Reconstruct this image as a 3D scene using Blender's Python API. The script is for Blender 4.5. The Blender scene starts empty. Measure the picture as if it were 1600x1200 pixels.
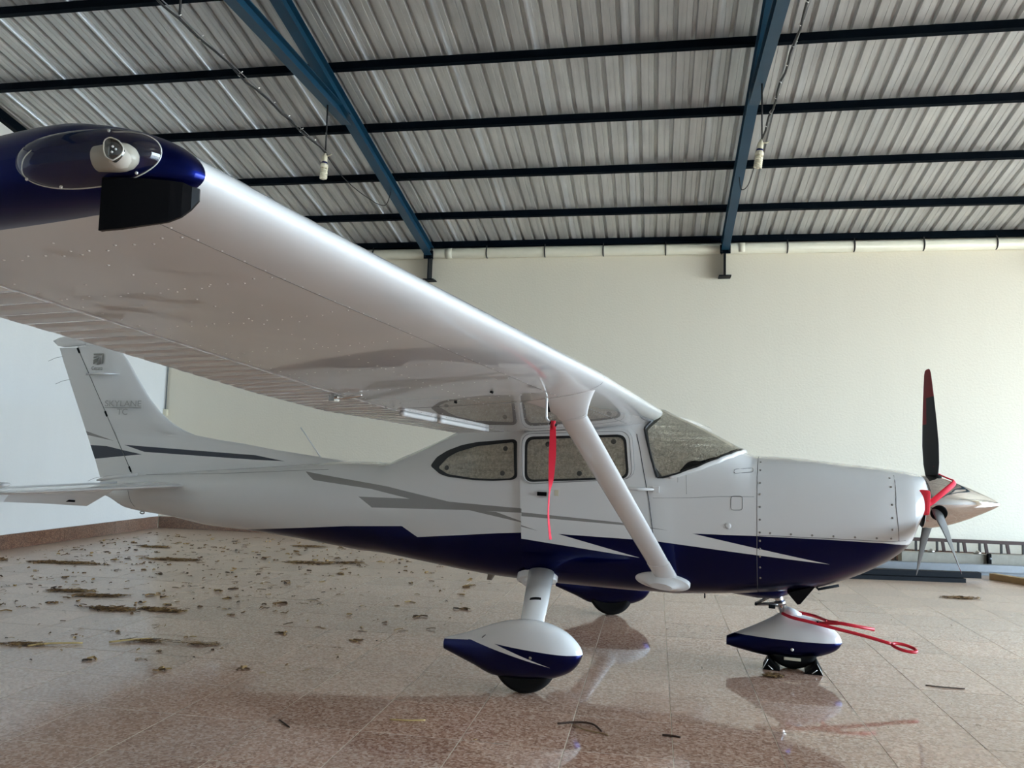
import bpy, bmesh, math, random, bisect
from mathutils import Vector, Matrix
random.seed(7)
S = bpy.context.scene
COL = S.collection
PI = math.pi

# ------------------------------------------------------------------ camera, world, light, exposure
cam_d = bpy.data.cameras.new('camera')
cam_d.sensor_width = 36.0
cam_d.lens = 1253.5145 / 1600 * 36.0
cam_d.clip_start = 0.05
cam = bpy.data.objects.new('camera', cam_d); COL.objects.link(cam)
_r = Vector((0.984225, 0.174975, 0.026167)); _u = Vector((-0.010926, -0.087507, 0.996104)); _f = Vector((-0.176583, 0.980676, 0.084214))
_m = Matrix((_r, _u, -_f)).transposed().to_4x4(); _m.translation = Vector((0.642650, -6.765858, 1.576172))
cam.matrix_world = _m
S.camera = cam

W = bpy.data.worlds.new('overcast_sky'); S.world = W; W.use_nodes = True
_bg = W.node_tree.nodes['Background']
_bg.inputs[0].default_value = (0.62, 0.81, 1.0, 1); _bg.inputs[1].default_value = 7.6

sun_d = bpy.data.lights.new('sun', 'SUN'); sun_d.energy = 6.0; sun_d.angle = 0.03; sun_d.color = (1.0, 0.93, 0.80)
sun = bpy.data.objects.new('sun', sun_d); COL.objects.link(sun)
sun.rotation_euler = Vector((0.45, 0.25, -0.85)).to_track_quat('-Z', 'Y').to_euler()

# the open hangar door to the right: a portal that only guides the sky's own light
XD = 15.0; YN = -9.9; YF = 6.932; XL = -8.444; ZD = 4.8; YD0 = -8.7; YD1 = 6.2
por_d = bpy.data.lights.new('door_portal', 'AREA'); por_d.shape = 'RECTANGLE'; por_d.size = ZD; por_d.size_y = YD1 - YD0
por_d.cycles.is_portal = True
por = bpy.data.objects.new('door_portal', por_d); COL.objects.link(por)
por.location = (XD - 0.02, (YD0 + YD1) / 2, ZD / 2); por.rotation_euler = (0, PI / 2, 0)
S.cycles.diffuse_bounces = 6
S.cycles.max_bounces = 12

S.view_settings.view_transform = 'Standard'
S.view_settings.look = 'None'
S.view_settings.gamma = 1.0
S.view_settings.use_curve_mapping = False
S.view_settings.exposure = 1.58

# ------------------------------------------------------------------ helpers
RY = -0.148622
PLANE = Matrix.Rotation(RY, 4, 'Z')          # aircraft axes (x forward, -y starboard) -> hangar axes

def link(o, parent=None):
    COL.objects.link(o)
    if parent is not None: o.parent = parent
    return o

def tag(o, label=None, cat=None, group=None, kind=None):
    if label: o['label'] = label
    if cat: o['category'] = cat
    if group: o['group'] = group
    if kind: o['kind'] = kind
    return o

def empty(name, loc=(0, 0, 0), rz=0.0, parent=None):
    o = bpy.data.objects.new(name, None); o.location = loc; o.rotation_euler = (0, 0, rz); o.empty_display_size = 0.1
    return link(o, parent)

class MB:
    """collects shapes and links them as one mesh object"""
    def __init__(s): s.v = []; s.f = []; s.mi = []; s.sm = []
    def add(s, verts, faces, mi=0, smooth=False):
        n = len(s.v); s.v += [tuple(v) for v in verts]
        for f in faces: s.f.append(tuple(n + i for i in f)); s.mi.append(mi); s.sm.append(smooth)
        return s
    def box(s, c, d, rot=None, mi=0):
        hx, hy, hz = d[0] / 2, d[1] / 2, d[2] / 2
        vs = [Vector((x, y, z)) for x in (-hx, hx) for y in (-hy, hy) for z in (-hz, hz)]
        if rot is not None: vs = [rot @ v for v in vs]
        c = Vector(c)
        return s.add([v + c for v in vs], [(0, 1, 3, 2), (4, 6, 7, 5), (0, 4, 5, 1), (2, 3, 7, 6), (0, 2, 6, 4), (1, 5, 7, 3)], mi)
    def bbox(s, c, d, b, rot=None, mi=0):
        """chamfered box"""
        bm = bmesh.new(); bmesh.ops.create_cube(bm, size=1.0)
        for v in bm.verts: v.co = Vector((v.co.x * d[0], v.co.y * d[1], v.co.z * d[2]))
        bmesh.ops.bevel(bm, geom=bm.edges[:], offset=b, segments=2, affect='EDGES', profile=0.6)
        vs = [v.co.copy() for v in bm.verts]; bm.verts.index_update()
        fs = [[v.index for v in f.verts] for f in bm.faces]; bm.free()
        if rot is not None: vs = [rot @ v for v in vs]
        c = Vector(c)
        return s.add([v + c for v in vs], fs, mi, False)
    def loft(s, rings, closed=True, caps=(True, True), mi=0, smooth=True):
        n = len(rings[0]); vs = [p for r in rings for p in r]; fs = []
        m = n if closed else n - 1
        for i in range(len(rings) - 1):
            for j in range(m):
                k = (j + 1) % n
                fs.append((i * n + j, i * n + k, (i + 1) * n + k, (i + 1) * n + j))
        if closed and caps[0]: fs.append(tuple(range(n))[::-1])
        if closed and caps[1]: fs.append(tuple(range((len(rings) - 1) * n, len(rings) * n)))
        return s.add(vs, fs, mi, smooth)
    def tube(s, path, r, n=10, mi=0, caps=True, squash=1.0):
        path = [Vector(p) for p in path]; rings = []
        rs = r if isinstance(r, (list, tuple)) else [r] * len(path)
        up = None
        for i, p in enumerate(path):
            t = (path[min(i + 1, len(path) - 1)] - path[max(i - 1, 0)]).normalized()
            if up is None: up = Vector((0, 0, 1)) if abs(t.z) < 0.9 else Vector((0, 1, 0))
            a = (up - t * up.dot(t)).normalized(); up = a; b = t.cross(a)
            rings.append([p + a * math.cos(2 * PI * k / n) * rs[i] + b * math.sin(2 * PI * k / n) * rs[i] * squash for k in range(n)])
        return s.loft(rings, True, (caps, caps), mi)
    def lathe(s, prof, o, axis, n=24, mi=0, smooth=True):
        """prof: (distance along axis, radius)"""
        o = Vector(o); t = Vector(axis).normalized(); up = Vector((0, 0, 1)) if abs(t.z) < 0.9 else Vector((0, 1, 0))
        a = (up - t * up.dot(t)).normalized(); b = t.cross(a)
        rings = [[o + t * d + (a * math.cos(2 * PI * k / n) + b * math.sin(2 * PI * k / n)) * max(r, 1e-4) for k in range(n)] for d, r in prof]
        return s.loft(rings, True, (True, True), mi, smooth)
    def mesh(s, name, mats):
        me = bpy.data.meshes.new(name); me.from_pydata(s.v, [], s.f)
        for m in (mats if isinstance(mats, (list, tuple)) else [mats]): me.materials.append(m)
        me.polygons.foreach_set('material_index', s.mi)
        me.polygons.foreach_set('use_smooth', s.sm)
        bm = bmesh.new(); bm.from_mesh(me); bmesh.ops.recalc_face_normals(bm, faces=bm.faces); bm.to_mesh(me); bm.free()
        me.update(); return me
    def build(s, name, mats, parent=None, sharp=None):
        me = s.mesh(name, mats)
        if sharp is not None:
            try: me.set_sharp_from_angle(angle=math.radians(sharp))
            except Exception: pass
        return link(bpy.data.objects.new(name, me), parent)

def lerp(a, b, t): return a + (b - a) * t
def interp(x, tab):
    if x <= tab[0][0]: return tab[0][1]
    for (x0, y0), (x1, y1) in zip(tab, tab[1:]):
        if x <= x1: return lerp(y0, y1, (x - x0) / (x1 - x0))
    return tab[-1][1]
def sinterp(x, tab):
    """smooth version of interp (monotone cubic)"""
    n = len(tab)
    if x <= tab[0][0]: return tab[0][1]
    if x >= tab[-1][0]: return tab[-1][1]
    d = [(tab[i + 1][1] - tab[i][1]) / (tab[i + 1][0] - tab[i][0]) for i in range(n - 1)]
    def tg(i):
        if i == 0: return d[0]
        if i == n - 1: return d[-1]
        return 0.0 if d[i - 1] * d[i] <= 0 else 2 * d[i - 1] * d[i] / (d[i - 1] + d[i])
    for i in range(n - 1):
        if x <= tab[i + 1][0]:
            h = tab[i + 1][0] - tab[i][0]; t = (x - tab[i][0]) / h
            return (2 * t ** 3 - 3 * t * t + 1) * tab[i][1] + (t ** 3 - 2 * t * t + t) * h * tg(i) + (3 * t * t - 2 * t ** 3) * tab[i + 1][1] + (t ** 3 - t * t) * h * tg(i + 1)
def curve_pts(pts, n=8):
    """Catmull-Rom through pts"""
    P = [Vector(p) for p in pts]; P = [P[0] * 2 - P[1]] + P + [P[-1] * 2 - P[-2]]; out = []
    for i in range(1, len(P) - 2):
        for k in range(n):
            t = k / n
            out.append(0.5 * ((2 * P[i]) + (P[i + 1] - P[i - 1]) * t + (2 * P[i - 1] - 5 * P[i] + 4 * P[i + 1] - P[i + 2]) * t * t + (3 * P[i] - P[i - 1] - 3 * P[i + 1] + P[i + 2]) * t ** 3))
    out.append(P[-2].copy()); return out

# ------------------------------------------------------------------ materials
def new_mat(name):
    m = bpy.data.materials.new(name); m.use_nodes = True
    nt = m.node_tree; return m, nt, nt.nodes['Principled BSDF']
def simple(name, col, rough=0.5, metal=0.0, spec=None, coat=0.0, bump=None, var=0.0, vscale=8.0, trans=0.0, coords='Object'):
    m, nt, b = new_mat(name)
    b.inputs['Base Color'].default_value = (*col, 1); b.inputs['Roughness'].default_value = rough; b.inputs['Metallic'].default_value = metal
    if spec is not None: b.inputs['Specular IOR Level'].default_value = spec
    if coat: b.inputs['Coat Weight'].default_value = coat; b.inputs['Coat Roughness'].default_value = 0.02
    if trans: b.inputs['Transmission Weight'].default_value = trans
    N = nt.nodes; L = nt.links
    if var or bump:
        tc = N.new('ShaderNodeTexCoord')
    if var:
        no = N.new('ShaderNodeTexNoise'); no.inputs['Scale'].default_value = vscale; no.inputs['Detail'].default_value = 6; no.inputs['Roughness'].default_value = 0.65
        L.new(tc.outputs[coords], no.inputs['Vector'])
        mx = N.new('ShaderNodeMix'); mx.data_type = 'RGBA'
        mx.inputs[6].default_value = (*[c * (1 - var) for c in col], 1); mx.inputs[7].default_value = (*[min(1, c * (1 + var)) for c in col], 1)
        L.new(no.outputs['Fac'], mx.inputs[0]); L.new(mx.outputs[2], b.inputs['Base Color'])
    if bump:
        no = N.new('ShaderNodeTexNoise'); no.inputs['Scale'].default_value = bump[0]; no.inputs['Detail'].default_value = bump[2] if len(bump) > 2 else 3
        L.new(tc.outputs[coords], no.inputs['Vector'])
        bp = N.new('ShaderNodeBump'); bp.inputs['Strength'].default_value = 1.0; bp.inputs['Distance'].default_value = bump[1]
        L.new(no.outputs['Fac'], bp.inputs['Height']); L.new(bp.outputs[0], b.inputs['Normal'])
    return m

WHITE = (0.80, 0.79, 0.77); NAVY = (0.001, 0.0035, 0.060); GREYP = (0.30, 0.285, 0.265)
M = {}
M['white'] = simple('white_gloss_paint', WHITE, 0.16, bump=(1.6, 0.004, 1), coat=0.3)
M['white_wing'] = simple('white_wing_paint', (0.80, 0.785, 0.765), 0.22, bump=(2.2, 0.006, 2), coat=1.0)
M['navy'] = simple('navy_metallic_paint', (0.001, 0.006, 0.095), 0.32, 0.95, coat=0.25)
M['black_gloss'] = simple('black_gloss_plastic', (0.002, 0.002, 0.003), 0.25, spec=0.2)
M['black'] = simple('black_rubber', (0.003, 0.003, 0.003), 0.6, spec=0.1)
M['tyre'] = simple('tyre_rubber', (0.006, 0.006, 0.006), 0.7, spec=0.2)
M['seal'] = simple('black_window_seal', (0.012, 0.012, 0.012), 0.4)
M['chrome'] = simple('polished_metal', (0.80, 0.79, 0.77), 0.06, 1.0)
M['steel'] = simple('bare_steel', (0.45, 0.43, 0.40), 0.3, 1.0)
M['screw'] = simple('screw_metal', (0.30, 0.28, 0.25), 0.35, 0.9)
M['rivet'] = simple('rivet_metal', (0.95, 0.92, 0.88), 0.2, 0.3)
M['groove'] = simple('panel_gap', (0.16, 0.155, 0.15), 0.6)
M['red'] = simple('red_paint', (0.62, 0.012, 0.030), 0.32)
M['ribbon'] = simple('red_fabric', (0.90, 0.020, 0.055), 0.7, bump=(60, 0.0008))
M['foam'] = simple('red_foam', (0.80, 0.03, 0.05), 0.9, bump=(120, 0.002), var=0.2, vscale=90)
M['blade_black'] = simple('propeller_black', (0.010, 0.011, 0.012), 0.45)
M['blade_metal'] = simple('propeller_metal', (0.050, 0.046, 0.042), 0.55, 0.0, spec=0.3, var=0.2, vscale=30)
M['blade_red'] = simple('propeller_red', (0.22, 0.008, 0.014), 0.5, var=0.35, vscale=60)
M['steel_blue'] = simple('blue_steel_paint', (0.004, 0.046, 0.095), 0.42, var=0.25, vscale=3)
M['purlin'] = simple('dark_blue_steel_paint', (0.0012, 0.004, 0.008), 0.6, spec=0.06, var=0.3, vscale=3)
M['cream'] = simple('cream_plastic', (0.72, 0.66, 0.50), 0.35)
M['bulb'] = simple('cream_glass_tube', (0.86, 0.80, 0.62), 0.25)
M['cable'] = simple('black_cable', (0.012, 0.012, 0.014), 0.5)
M['wire'] = simple('galvanised_wire', (0.40, 0.42, 0.45), 0.4, 0.8)
M['pipe'] = simple('cream_pvc', (0.74, 0.71, 0.58), 0.35, var=0.12, vscale=2.5)
M['galv'] = simple('galvanised_steel', (0.20, 0.21, 0.22), 0.45, 0.4, var=0.15, vscale=12)
M['darksteel'] = simple('dark_steel', (0.010, 0.012, 0.015), 0.6, 0.0, spec=0.12, var=0.3, vscale=10)
M['concrete'] = simple('pale_timber', (0.30, 0.275, 0.225), 0.8, var=0.3, vscale=9)
M['wood'] = simple('raw_timber', (0.34, 0.22, 0.10), 0.7, var=0.35, vscale=14)
M['ladder'] = simple('brown_ladder_resin', (0.05, 0.022, 0.016), 0.45, var=0.2, vscale=10)
M['rung'] = simple('aluminium_rung', (0.07, 0.065, 0.06), 0.5, 0.4)
M['housing'] = simple('cream_lamp_housing', (0.74, 0.68, 0.58), 0.3)
M['lamp_glass'] = simple('lamp_reflector', (0.20, 0.20, 0.19), 0.1, 0.9)

def glass(name, tint=(1, 1, 1), rough=0.02, amount=0.9):
    """thin clear sheet: transparent with a glossy coat"""
    m, nt, b = new_mat(name); N = nt.nodes; L = nt.links
    tr = N.new('ShaderNodeBsdfTransparent'); tr.inputs[0].default_value = (*tint, 1)
    gl = N.new('ShaderNodeBsdfGlossy'); gl.inputs['Roughness'].default_value = rough
    fr = N.new('ShaderNodeLayerWeight'); pw = N.new('ShaderNodeMath'); pw.operation = 'POWER'; pw.inputs[1].default_value = 5.0; L.new(fr.outputs['Facing'], pw.inputs[0])
    ad = N.new('ShaderNodeMath'); ad.operation = 'MULTIPLY_ADD'; ad.inputs[1].default_value = 0.95; ad.inputs[2].default_value = 1 - amount + 0.03; L.new(pw.outputs[0], ad.inputs[0])
    mx = N.new('ShaderNodeMixShader'); L.new(ad.outputs[0], mx.inputs[0]); L.new(tr.outputs[0], mx.inputs[1]); L.new(gl.outputs[0], mx.inputs[2])
    L.new(mx.outputs[0], N['Material Output'].inputs[0]); N.remove(b)
    return m
M['glass'] = glass('clear_window', (0.90, 0.90, 0.86), 0.03, 0.97)
M['lens'] = glass('clear_lens', (0.86, 0.86, 0.84), 0.05, 0.95)

def foil():
    m, nt, b = new_mat('silver_sunshade'); N = nt.nodes; L = nt.links
    tc = N.new('ShaderNodeTexCoord')
    vo = N.new('ShaderNodeTexVoronoi'); vo.inputs['Scale'].default_value = 95; L.new(tc.outputs['Object'], vo.inputs['Vector'])
    mp = N.new('ShaderNodeMapping'); mp.inputs['Scale'].default_value = (1.0, 1.0, 10.0); L.new(tc.outputs['Object'], mp.inputs[0])
    no = N.new('ShaderNodeTexNoise'); no.inputs['Scale'].default_value = 2.2; no.inputs['Detail'].default_value = 3; L.new(mp.outputs[0], no.inputs['Vector'])
    b1 = N.new('ShaderNodeBump'); b1.inputs['Distance'].default_value = 0.005; L.new(vo.outputs['Distance'], b1.inputs['Height'])
    b2 = N.new('ShaderNodeBump'); b2.inputs['Distance'].default_value = 0.03; L.new(no.outputs['Fac'], b2.inputs['Height']); L.new(b1.outputs[0], b2.inputs['Normal'])
    L.new(b2.outputs[0], b.inputs['Normal'])
    cr = N.new('ShaderNodeValToRGB'); cr.color_ramp.elements[0].position = 0.25; cr.color_ramp.elements[0].color = (0.27, 0.245, 0.20, 1); cr.color_ramp.elements[1].position = 0.8; cr.color_ramp.elements[1].color = (0.82, 0.75, 0.64, 1)  # foil sparkle painted in: pale glints and dim facets in the base colour
    n3 = N.new('ShaderNodeTexNoise'); n3.inputs['Scale'].default_value = 45; n3.inputs['Detail'].default_value = 5; n3.inputs['Roughness'].default_value = 0.75; L.new(tc.outputs['Object'], n3.inputs['Vector'])
    L.new(n3.outputs['Fac'], cr.inputs[0]); L.new(cr.outputs[0], b.inputs['Base Color']); b.inputs['Metallic'].default_value = 0.3; b.inputs['Roughness'].default_value = 0.32
    return m
M['foil'] = foil()

def metal_roof():
    m, nt, b = new_mat('bare_metal_roofing'); N = nt.nodes; L = nt.links
    tc = N.new('ShaderNodeTexCoord'); geo = N.new('ShaderNodeNewGeometry')
    mp = N.new('ShaderNodeMapping'); mp.inputs['Scale'].default_value = (9.0, 0.5, 1.0); L.new(geo.outputs['Position'], mp.inputs[0])
    no = N.new('ShaderNodeTexNoise'); no.inputs['Scale'].default_value = 1.5; no.inputs['Detail'].default_value = 8; no.inputs['Roughness'].default_value = 0.7; L.new(mp.outputs[0], no.inputs['Vector'])
    n2 = N.new('ShaderNodeTexNoise'); n2.inputs['Scale'].default_value = 1.1; n2.inputs['Detail'].default_value = 4; L.new(geo.outputs['Position'], n2.inputs['Vector'])
    ad = N.new('ShaderNodeMath'); ad.operation = 'MULTIPLY_ADD'; ad.inputs[1].default_value = 0.6; L.new(no.outputs['Fac'], ad.inputs[0])
    m2 = N.new('ShaderNodeMath'); m2.operation = 'MULTIPLY'; m2.inputs[1].default_value = 0.4; L.new(n2.outputs['Fac'], m2.inputs[0]); L.new(m2.outputs[0], ad.inputs[2])
    cr = N.new('ShaderNodeValToRGB'); cr.color_ramp.elements[0].position = 0.34; cr.color_ramp.elements[0].color = (0.40, 0.402, 0.40, 1)
    cr.color_ramp.elements[1].position = 0.68; cr.color_ramp.elements[1].color = (0.66, 0.655, 0.64, 1); L.new(ad.outputs[0], cr.inputs[0])
    L.new(cr.outputs[0], b.inputs['Base Color']); b.inputs['Metallic'].default_value = 0.30; b.inputs['Roughness'].default_value = 0.38
    return m
M['roof'] = metal_roof()

def wall_mat(name, col, stain=0.06):
    m, nt, b = new_mat(name); N = nt.nodes; L = nt.links
    geo = N.new('ShaderNodeNewGeometry'); mp = N.new('ShaderNodeMapping'); mp.inputs['Scale'].default_value = (1.6, 1.6, 0.18); L.new(geo.outputs['Position'], mp.inputs[0])
    no = N.new('ShaderNodeTexNoise'); no.inputs['Scale'].default_value = 1.4; no.inputs['Detail'].default_value = 6; no.inputs['Roughness'].default_value = 0.6; L.new(mp.outputs[0], no.inputs['Vector'])
    mx = N.new('ShaderNodeMix'); mx.data_type = 'RGBA'; mx.inputs[6].default_value = (*[c * (1 - stain) for c in col], 1); mx.inputs[7].default_value = (*col, 1)
    L.new(no.outputs['Fac'], mx.inputs[0]); L.new(mx.outputs[2], b.inputs['Base Color'])
    n2 = N.new('ShaderNodeTexNoise'); n2.inputs['Scale'].default_value = 30; n2.inputs['Detail'].default_value = 4; L.new(geo.outputs['Position'], n2.inputs['Vector'])
    bp = N.new('ShaderNodeBump'); bp.inputs['Distance'].default_value = 0.004; L.new(n2.outputs['Fac'], bp.inputs['Height']); L.new(bp.outputs[0], b.inputs['Normal'])
    b.inputs['Roughness'].default_value = 0.85
    return m
M['wall'] = wall_mat('cream_plaster', (0.83, 0.768, 0.635))
M['wall_near'] = wall_mat('grey_plaster', (0.30, 0.285, 0.27))  # wall out of view; grey chosen to weaken bounce onto the fuselage side
M['wall_left'] = wall_mat('skylit_plaster', (0.84, 0.83, 0.80))  # direct skylight on this wall put into a whiter plaster colour

def granite(name, dark, mid, light, rough, scale=1.0, spec=0.5, DUST=0.0, ROUGHD=0.3):
    m, nt, b = new_mat(name); N = nt.nodes; L = nt.links
    geo = N.new('ShaderNodeNewGeometry'); oi = N.new('ShaderNodeObjectInfo')
    n1 = N.new('ShaderNodeTexNoise'); n1.inputs['Scale'].default_value = 42 * scale; n1.inputs['Detail'].default_value = 5; n1.inputs['Roughness'].default_value = 0.75; L.new(geo.outputs['Position'], n1.inputs['Vector'])
    vo = N.new('ShaderNodeTexVoronoi'); vo.inputs['Scale'].default_value = 70 * scale; L.new(geo.outputs['Position'], vo.inputs['Vector'])
    sep = N.new('ShaderNodeSeparateColor'); L.new(vo.outputs['Color'], sep.inputs[0])
    mixf = N.new('ShaderNodeMath'); mixf.operation = 'MULTIPLY_ADD'; mixf.inputs[1].default_value = 0.45; L.new(sep.outputs[0], mixf.inputs[0])
    h = N.new('ShaderNodeMath'); h.operation = 'MULTIPLY'; h.inputs[1].default_value = 0.55; L.new(n1.outputs['Fac'], h.inputs[0]); L.new(h.outputs[0], mixf.inputs[2])
    cr = N.new('ShaderNodeValToRGB'); e = cr.color_ramp.elements
    e[0].position = 0.16; e[0].color = (*dark, 1); e[1].position = 0.80; e[1].color = (*light, 1)
    x = e.new(0.46); x.color = (*mid, 1); L.new(mixf.outputs[0], cr.inputs[0])
    # broad dust film and stains
    n3 = N.new('ShaderNodeTexNoise'); n3.inputs['Scale'].default_value = 0.55; n3.inputs['Detail'].default_value = 7; n3.inputs['Roughness'].default_value = 0.6; L.new(geo.outputs['Position'], n3.inputs['Vector'])
    du = N.new('ShaderNodeMapRange'); du.inputs[1].default_value = 0.35; du.inputs[2].default_value = 0.75; du.inputs[3].default_value = 0.0; du.inputs[4].default_value = 0.35; L.new(n3.outputs['Fac'], du.inputs[0])
    mx = N.new('ShaderNodeMix'); mx.data_type = 'RGBA'; mx.inputs[7].default_value = (0.46, 0.37, 0.30, 1); L.new(du.outputs[0], mx.inputs[0]); L.new(cr.outputs[0], mx.inputs[6])
    rv = N.new('ShaderNodeMapRange'); rv.inputs[3].default_value = 0.90; rv.inputs[4].default_value = 1.10; L.new(oi.outputs['Random'], rv.inputs[0])
    hv = N.new('ShaderNodeHueSaturation'); L.new(rv.outputs[0], hv.inputs['Value']); L.new(mx.outputs[2], hv.inputs['Color'])
    L.new(hv.outputs[0], b.inputs['Base Color'])
    # untrodden, dustier ground towards the far and left walls
    sx = N.new('ShaderNodeSeparateXYZ'); L.new(geo.outputs['Position'], sx.inputs[0])
    def smooth(src, a, b_):
        q = N.new('ShaderNodeMapRange'); q.interpolation_type = 'SMOOTHSTEP'; q.inputs[1].default_value = a; q.inputs[2].default_value = b_; L.new(src, q.inputs[0]); return q.outputs[0]
    def mth(o, a, b_):
        q = N.new('ShaderNodeMath'); q.operation = o
        for i, v in enumerate((a, b_)):
            if isinstance(v, float): q.inputs[i].default_value = v
            else: L.new(v, q.inputs[i])
        return q.outputs[0]
    wob = mth('MULTIPLY_ADD', n3.outputs['Fac'], 2.0); 
    dust = mth('MAXIMUM', smooth(mth('ADD', sx.outputs[1], wob), 1.6, 5.0), smooth(mth('SUBTRACT', wob, sx.outputs[0]), 2.6, 6.5))
    mx.inputs[7].default_value = (0.54, 0.44, 0.35, 1)
    dd = mth('MULTIPLY', dust, DUST); d2 = mth('MAXIMUM', du.outputs[0], dd); L.new(d2, mx.inputs[0])
    rr = N.new('ShaderNodeMapRange'); rr.inputs[3].default_value = rough; rr.inputs[4].default_value = ROUGHD; L.new(dust, rr.inputs[0])
    L.new(rr.outputs[0], b.inputs['Roughness']); b.inputs['Specular IOR Level'].default_value = spec
    n4 = N.new('ShaderNodeTexNoise'); n4.inputs['Scale'].default_value = 7; n4.inputs['Detail'].default_value = 2; L.new(geo.outputs['Position'], n4.inputs['Vector'])
    bp = N.new('ShaderNodeBump'); bp.inputs['Distance'].default_value = 0.0002; L.new(n4.outputs['Fac'], bp.inputs['Height']); L.new(bp.outputs[0], b.inputs['Normal'])
    return m
M['tile'] = granite('red_brown_granite', (0.19, 0.080, 0.048), (0.52, 0.295, 0.200), (0.80, 0.60, 0.47), 0.05, spec=0.7, DUST=0.62, ROUGHD=0.30)
M['skirting'] = granite('dark_brown_granite', (0.035, 0.012, 0.006), (0.125, 0.047, 0.024), (0.28, 0.15, 0.09), 0.35)
M['grout'] = simple('pale_grout', (0.80, 0.72, 0.60), 0.8)
M['ground'] = simple('outside_concrete', (0.52, 0.46, 0.36), 0.9, var=0.1, vscale=2)

def straw_mat():
    m, nt, b = new_mat('dry_straw'); N = nt.nodes; L = nt.links
    geo = N.new('ShaderNodeNewGeometry'); cr = N.new('ShaderNodeValToRGB'); e = cr.color_ramp.elements
    e[0].color = (0.030, 0.014, 0.006, 1); e[1].color = (0.42, 0.27, 0.10, 1); x = e.new(0.55); x.color = (0.19, 0.095, 0.032, 1)
    L.new(geo.outputs['Random Per Island'], cr.inputs[0]); L.new(cr.outputs[0], b.inputs['Base Color']); b.inputs['Roughness'].default_value = 0.8
    return m
M['straw'] = straw_mat()

# painted markings: crisp masks in aircraft coordinates (x forward, z up)
class Mask:
    def __init__(s, nt):
        s.nt = nt; N = nt.nodes; L = nt.links
        tc = N.new('ShaderNodeTexCoord'); sp = N.new('ShaderNodeSeparateXYZ'); L.new(tc.outputs['Object'], sp.inputs[0])
        s.x = sp.outputs[0]; s.y = sp.outputs[1]; s.z = sp.outputs[2]
        cb = N.new('ShaderNodeCombineXYZ'); L.new(s.x, cb.inputs[0]); L.new(s.z, cb.inputs[1]); cb.inputs[2].default_value = 1.0; s.h = cb.outputs[0]
    def op(s, o, a, b, c=None):
        n = s.nt.nodes.new('ShaderNodeMath'); n.operation = o
        for i, v in enumerate((a, b, c)):
            if v is None: continue
            if isinstance(v, (int, float)): n.inputs[i].default_value = v
            else: s.nt.links.new(v, n.inputs[i])
        return n.outputs[0]
    def poly(s, pts):
        a = sum(p[0] * q[1] - q[0] * p[1] for p, q in zip(pts, pts[1:] + pts[:1]))
        if a < 0: pts = pts[::-1]
        cur = None
        for p, q in zip(pts, pts[1:] + pts[:1]):
            nx, nz = -(q[1] - p[1]), q[0] - p[0]
            d = s.nt.nodes.new('ShaderNodeVectorMath'); d.operation = 'DOT_PRODUCT'; s.nt.links.new(s.h, d.inputs[0])
            d.inputs[1].default_value = (nx, nz, -(nx * p[0] + nz * p[1]))
            cur = d.outputs['Value'] if cur is None else s.op('MINIMUM', cur, d.outputs['Value'])
        return s.op('GREATER_THAN', cur, 0.0)
    def below(s, line, z0, z1):
        x0, x1 = line[0][0], line[-1][0]
        fc = s.nt.nodes.new('ShaderNodeFloatCurve'); c = fc.mapping.curves[0]; P = [((x - x0) / (x1 - x0), (z - z0) / (z1 - z0)) for x, z in line]
        c.points[0].location = P[0]; c.points[1].location = P[-1]
        for q in P[1:-1]: c.points.new(*q)
        for q in c.points: q.handle_type = 'VECTOR'
        fc.mapping.update()
        s.nt.links.new(s.op('MULTIPLY_ADD', s.x, 1 / (x1 - x0), -x0 / (x1 - x0)), fc.inputs['Value'])
        return s.op('GREATER_THAN', fc.outputs[0], s.op('MULTIPLY_ADD', s.z, 1 / (z1 - z0), -z0 / (z1 - z0)))
    def any(s, l):
        c = l[0]
        for k in l[1:]: c = s.op('MAXIMUM', c, k)
        return c
    def minus(s, a, b): return s.op('MULTIPLY', a, s.op('SUBTRACT', 1.0, b))

def paint(name, fn, rough=0.15, base=WHITE, bump=(1.6, 0.004, 1), metal=0.95, navy=NAVY):
    m = simple(name, base, rough, spec=0.42, coat=0.35, bump=bump); nt = m.node_tree; b = nt.nodes['Principled BSDF']; K = Mask(nt)
    blue, grey = fn(K)
    c1 = nt.nodes.new('ShaderNodeMix'); c1.data_type = 'RGBA'; c1.inputs[6].default_value = (*base, 1); c1.inputs[7].default_value = (*GREYP, 1)
    if grey is None: c1.inputs[0].default_value = 0.0
    else: nt.links.new(grey, c1.inputs[0])
    c2 = nt.nodes.new('ShaderNodeMix'); c2.data_type = 'RGBA'; c2.inputs[7].default_value = (*navy, 1); nt.links.new(c1.outputs[2], c2.inputs[6]); nt.links.new(blue, c2.inputs[0])
    nt.links.new(c2.outputs[2], b.inputs['Base Color'])
    nt.links.new(K.op('MULTIPLY', blue, metal), b.inputs['Metallic']); nt.links.new(K.op('MULTIPLY_ADD', blue, 0.30 - rough, rough), b.inputs['Roughness'])
    return m

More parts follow.
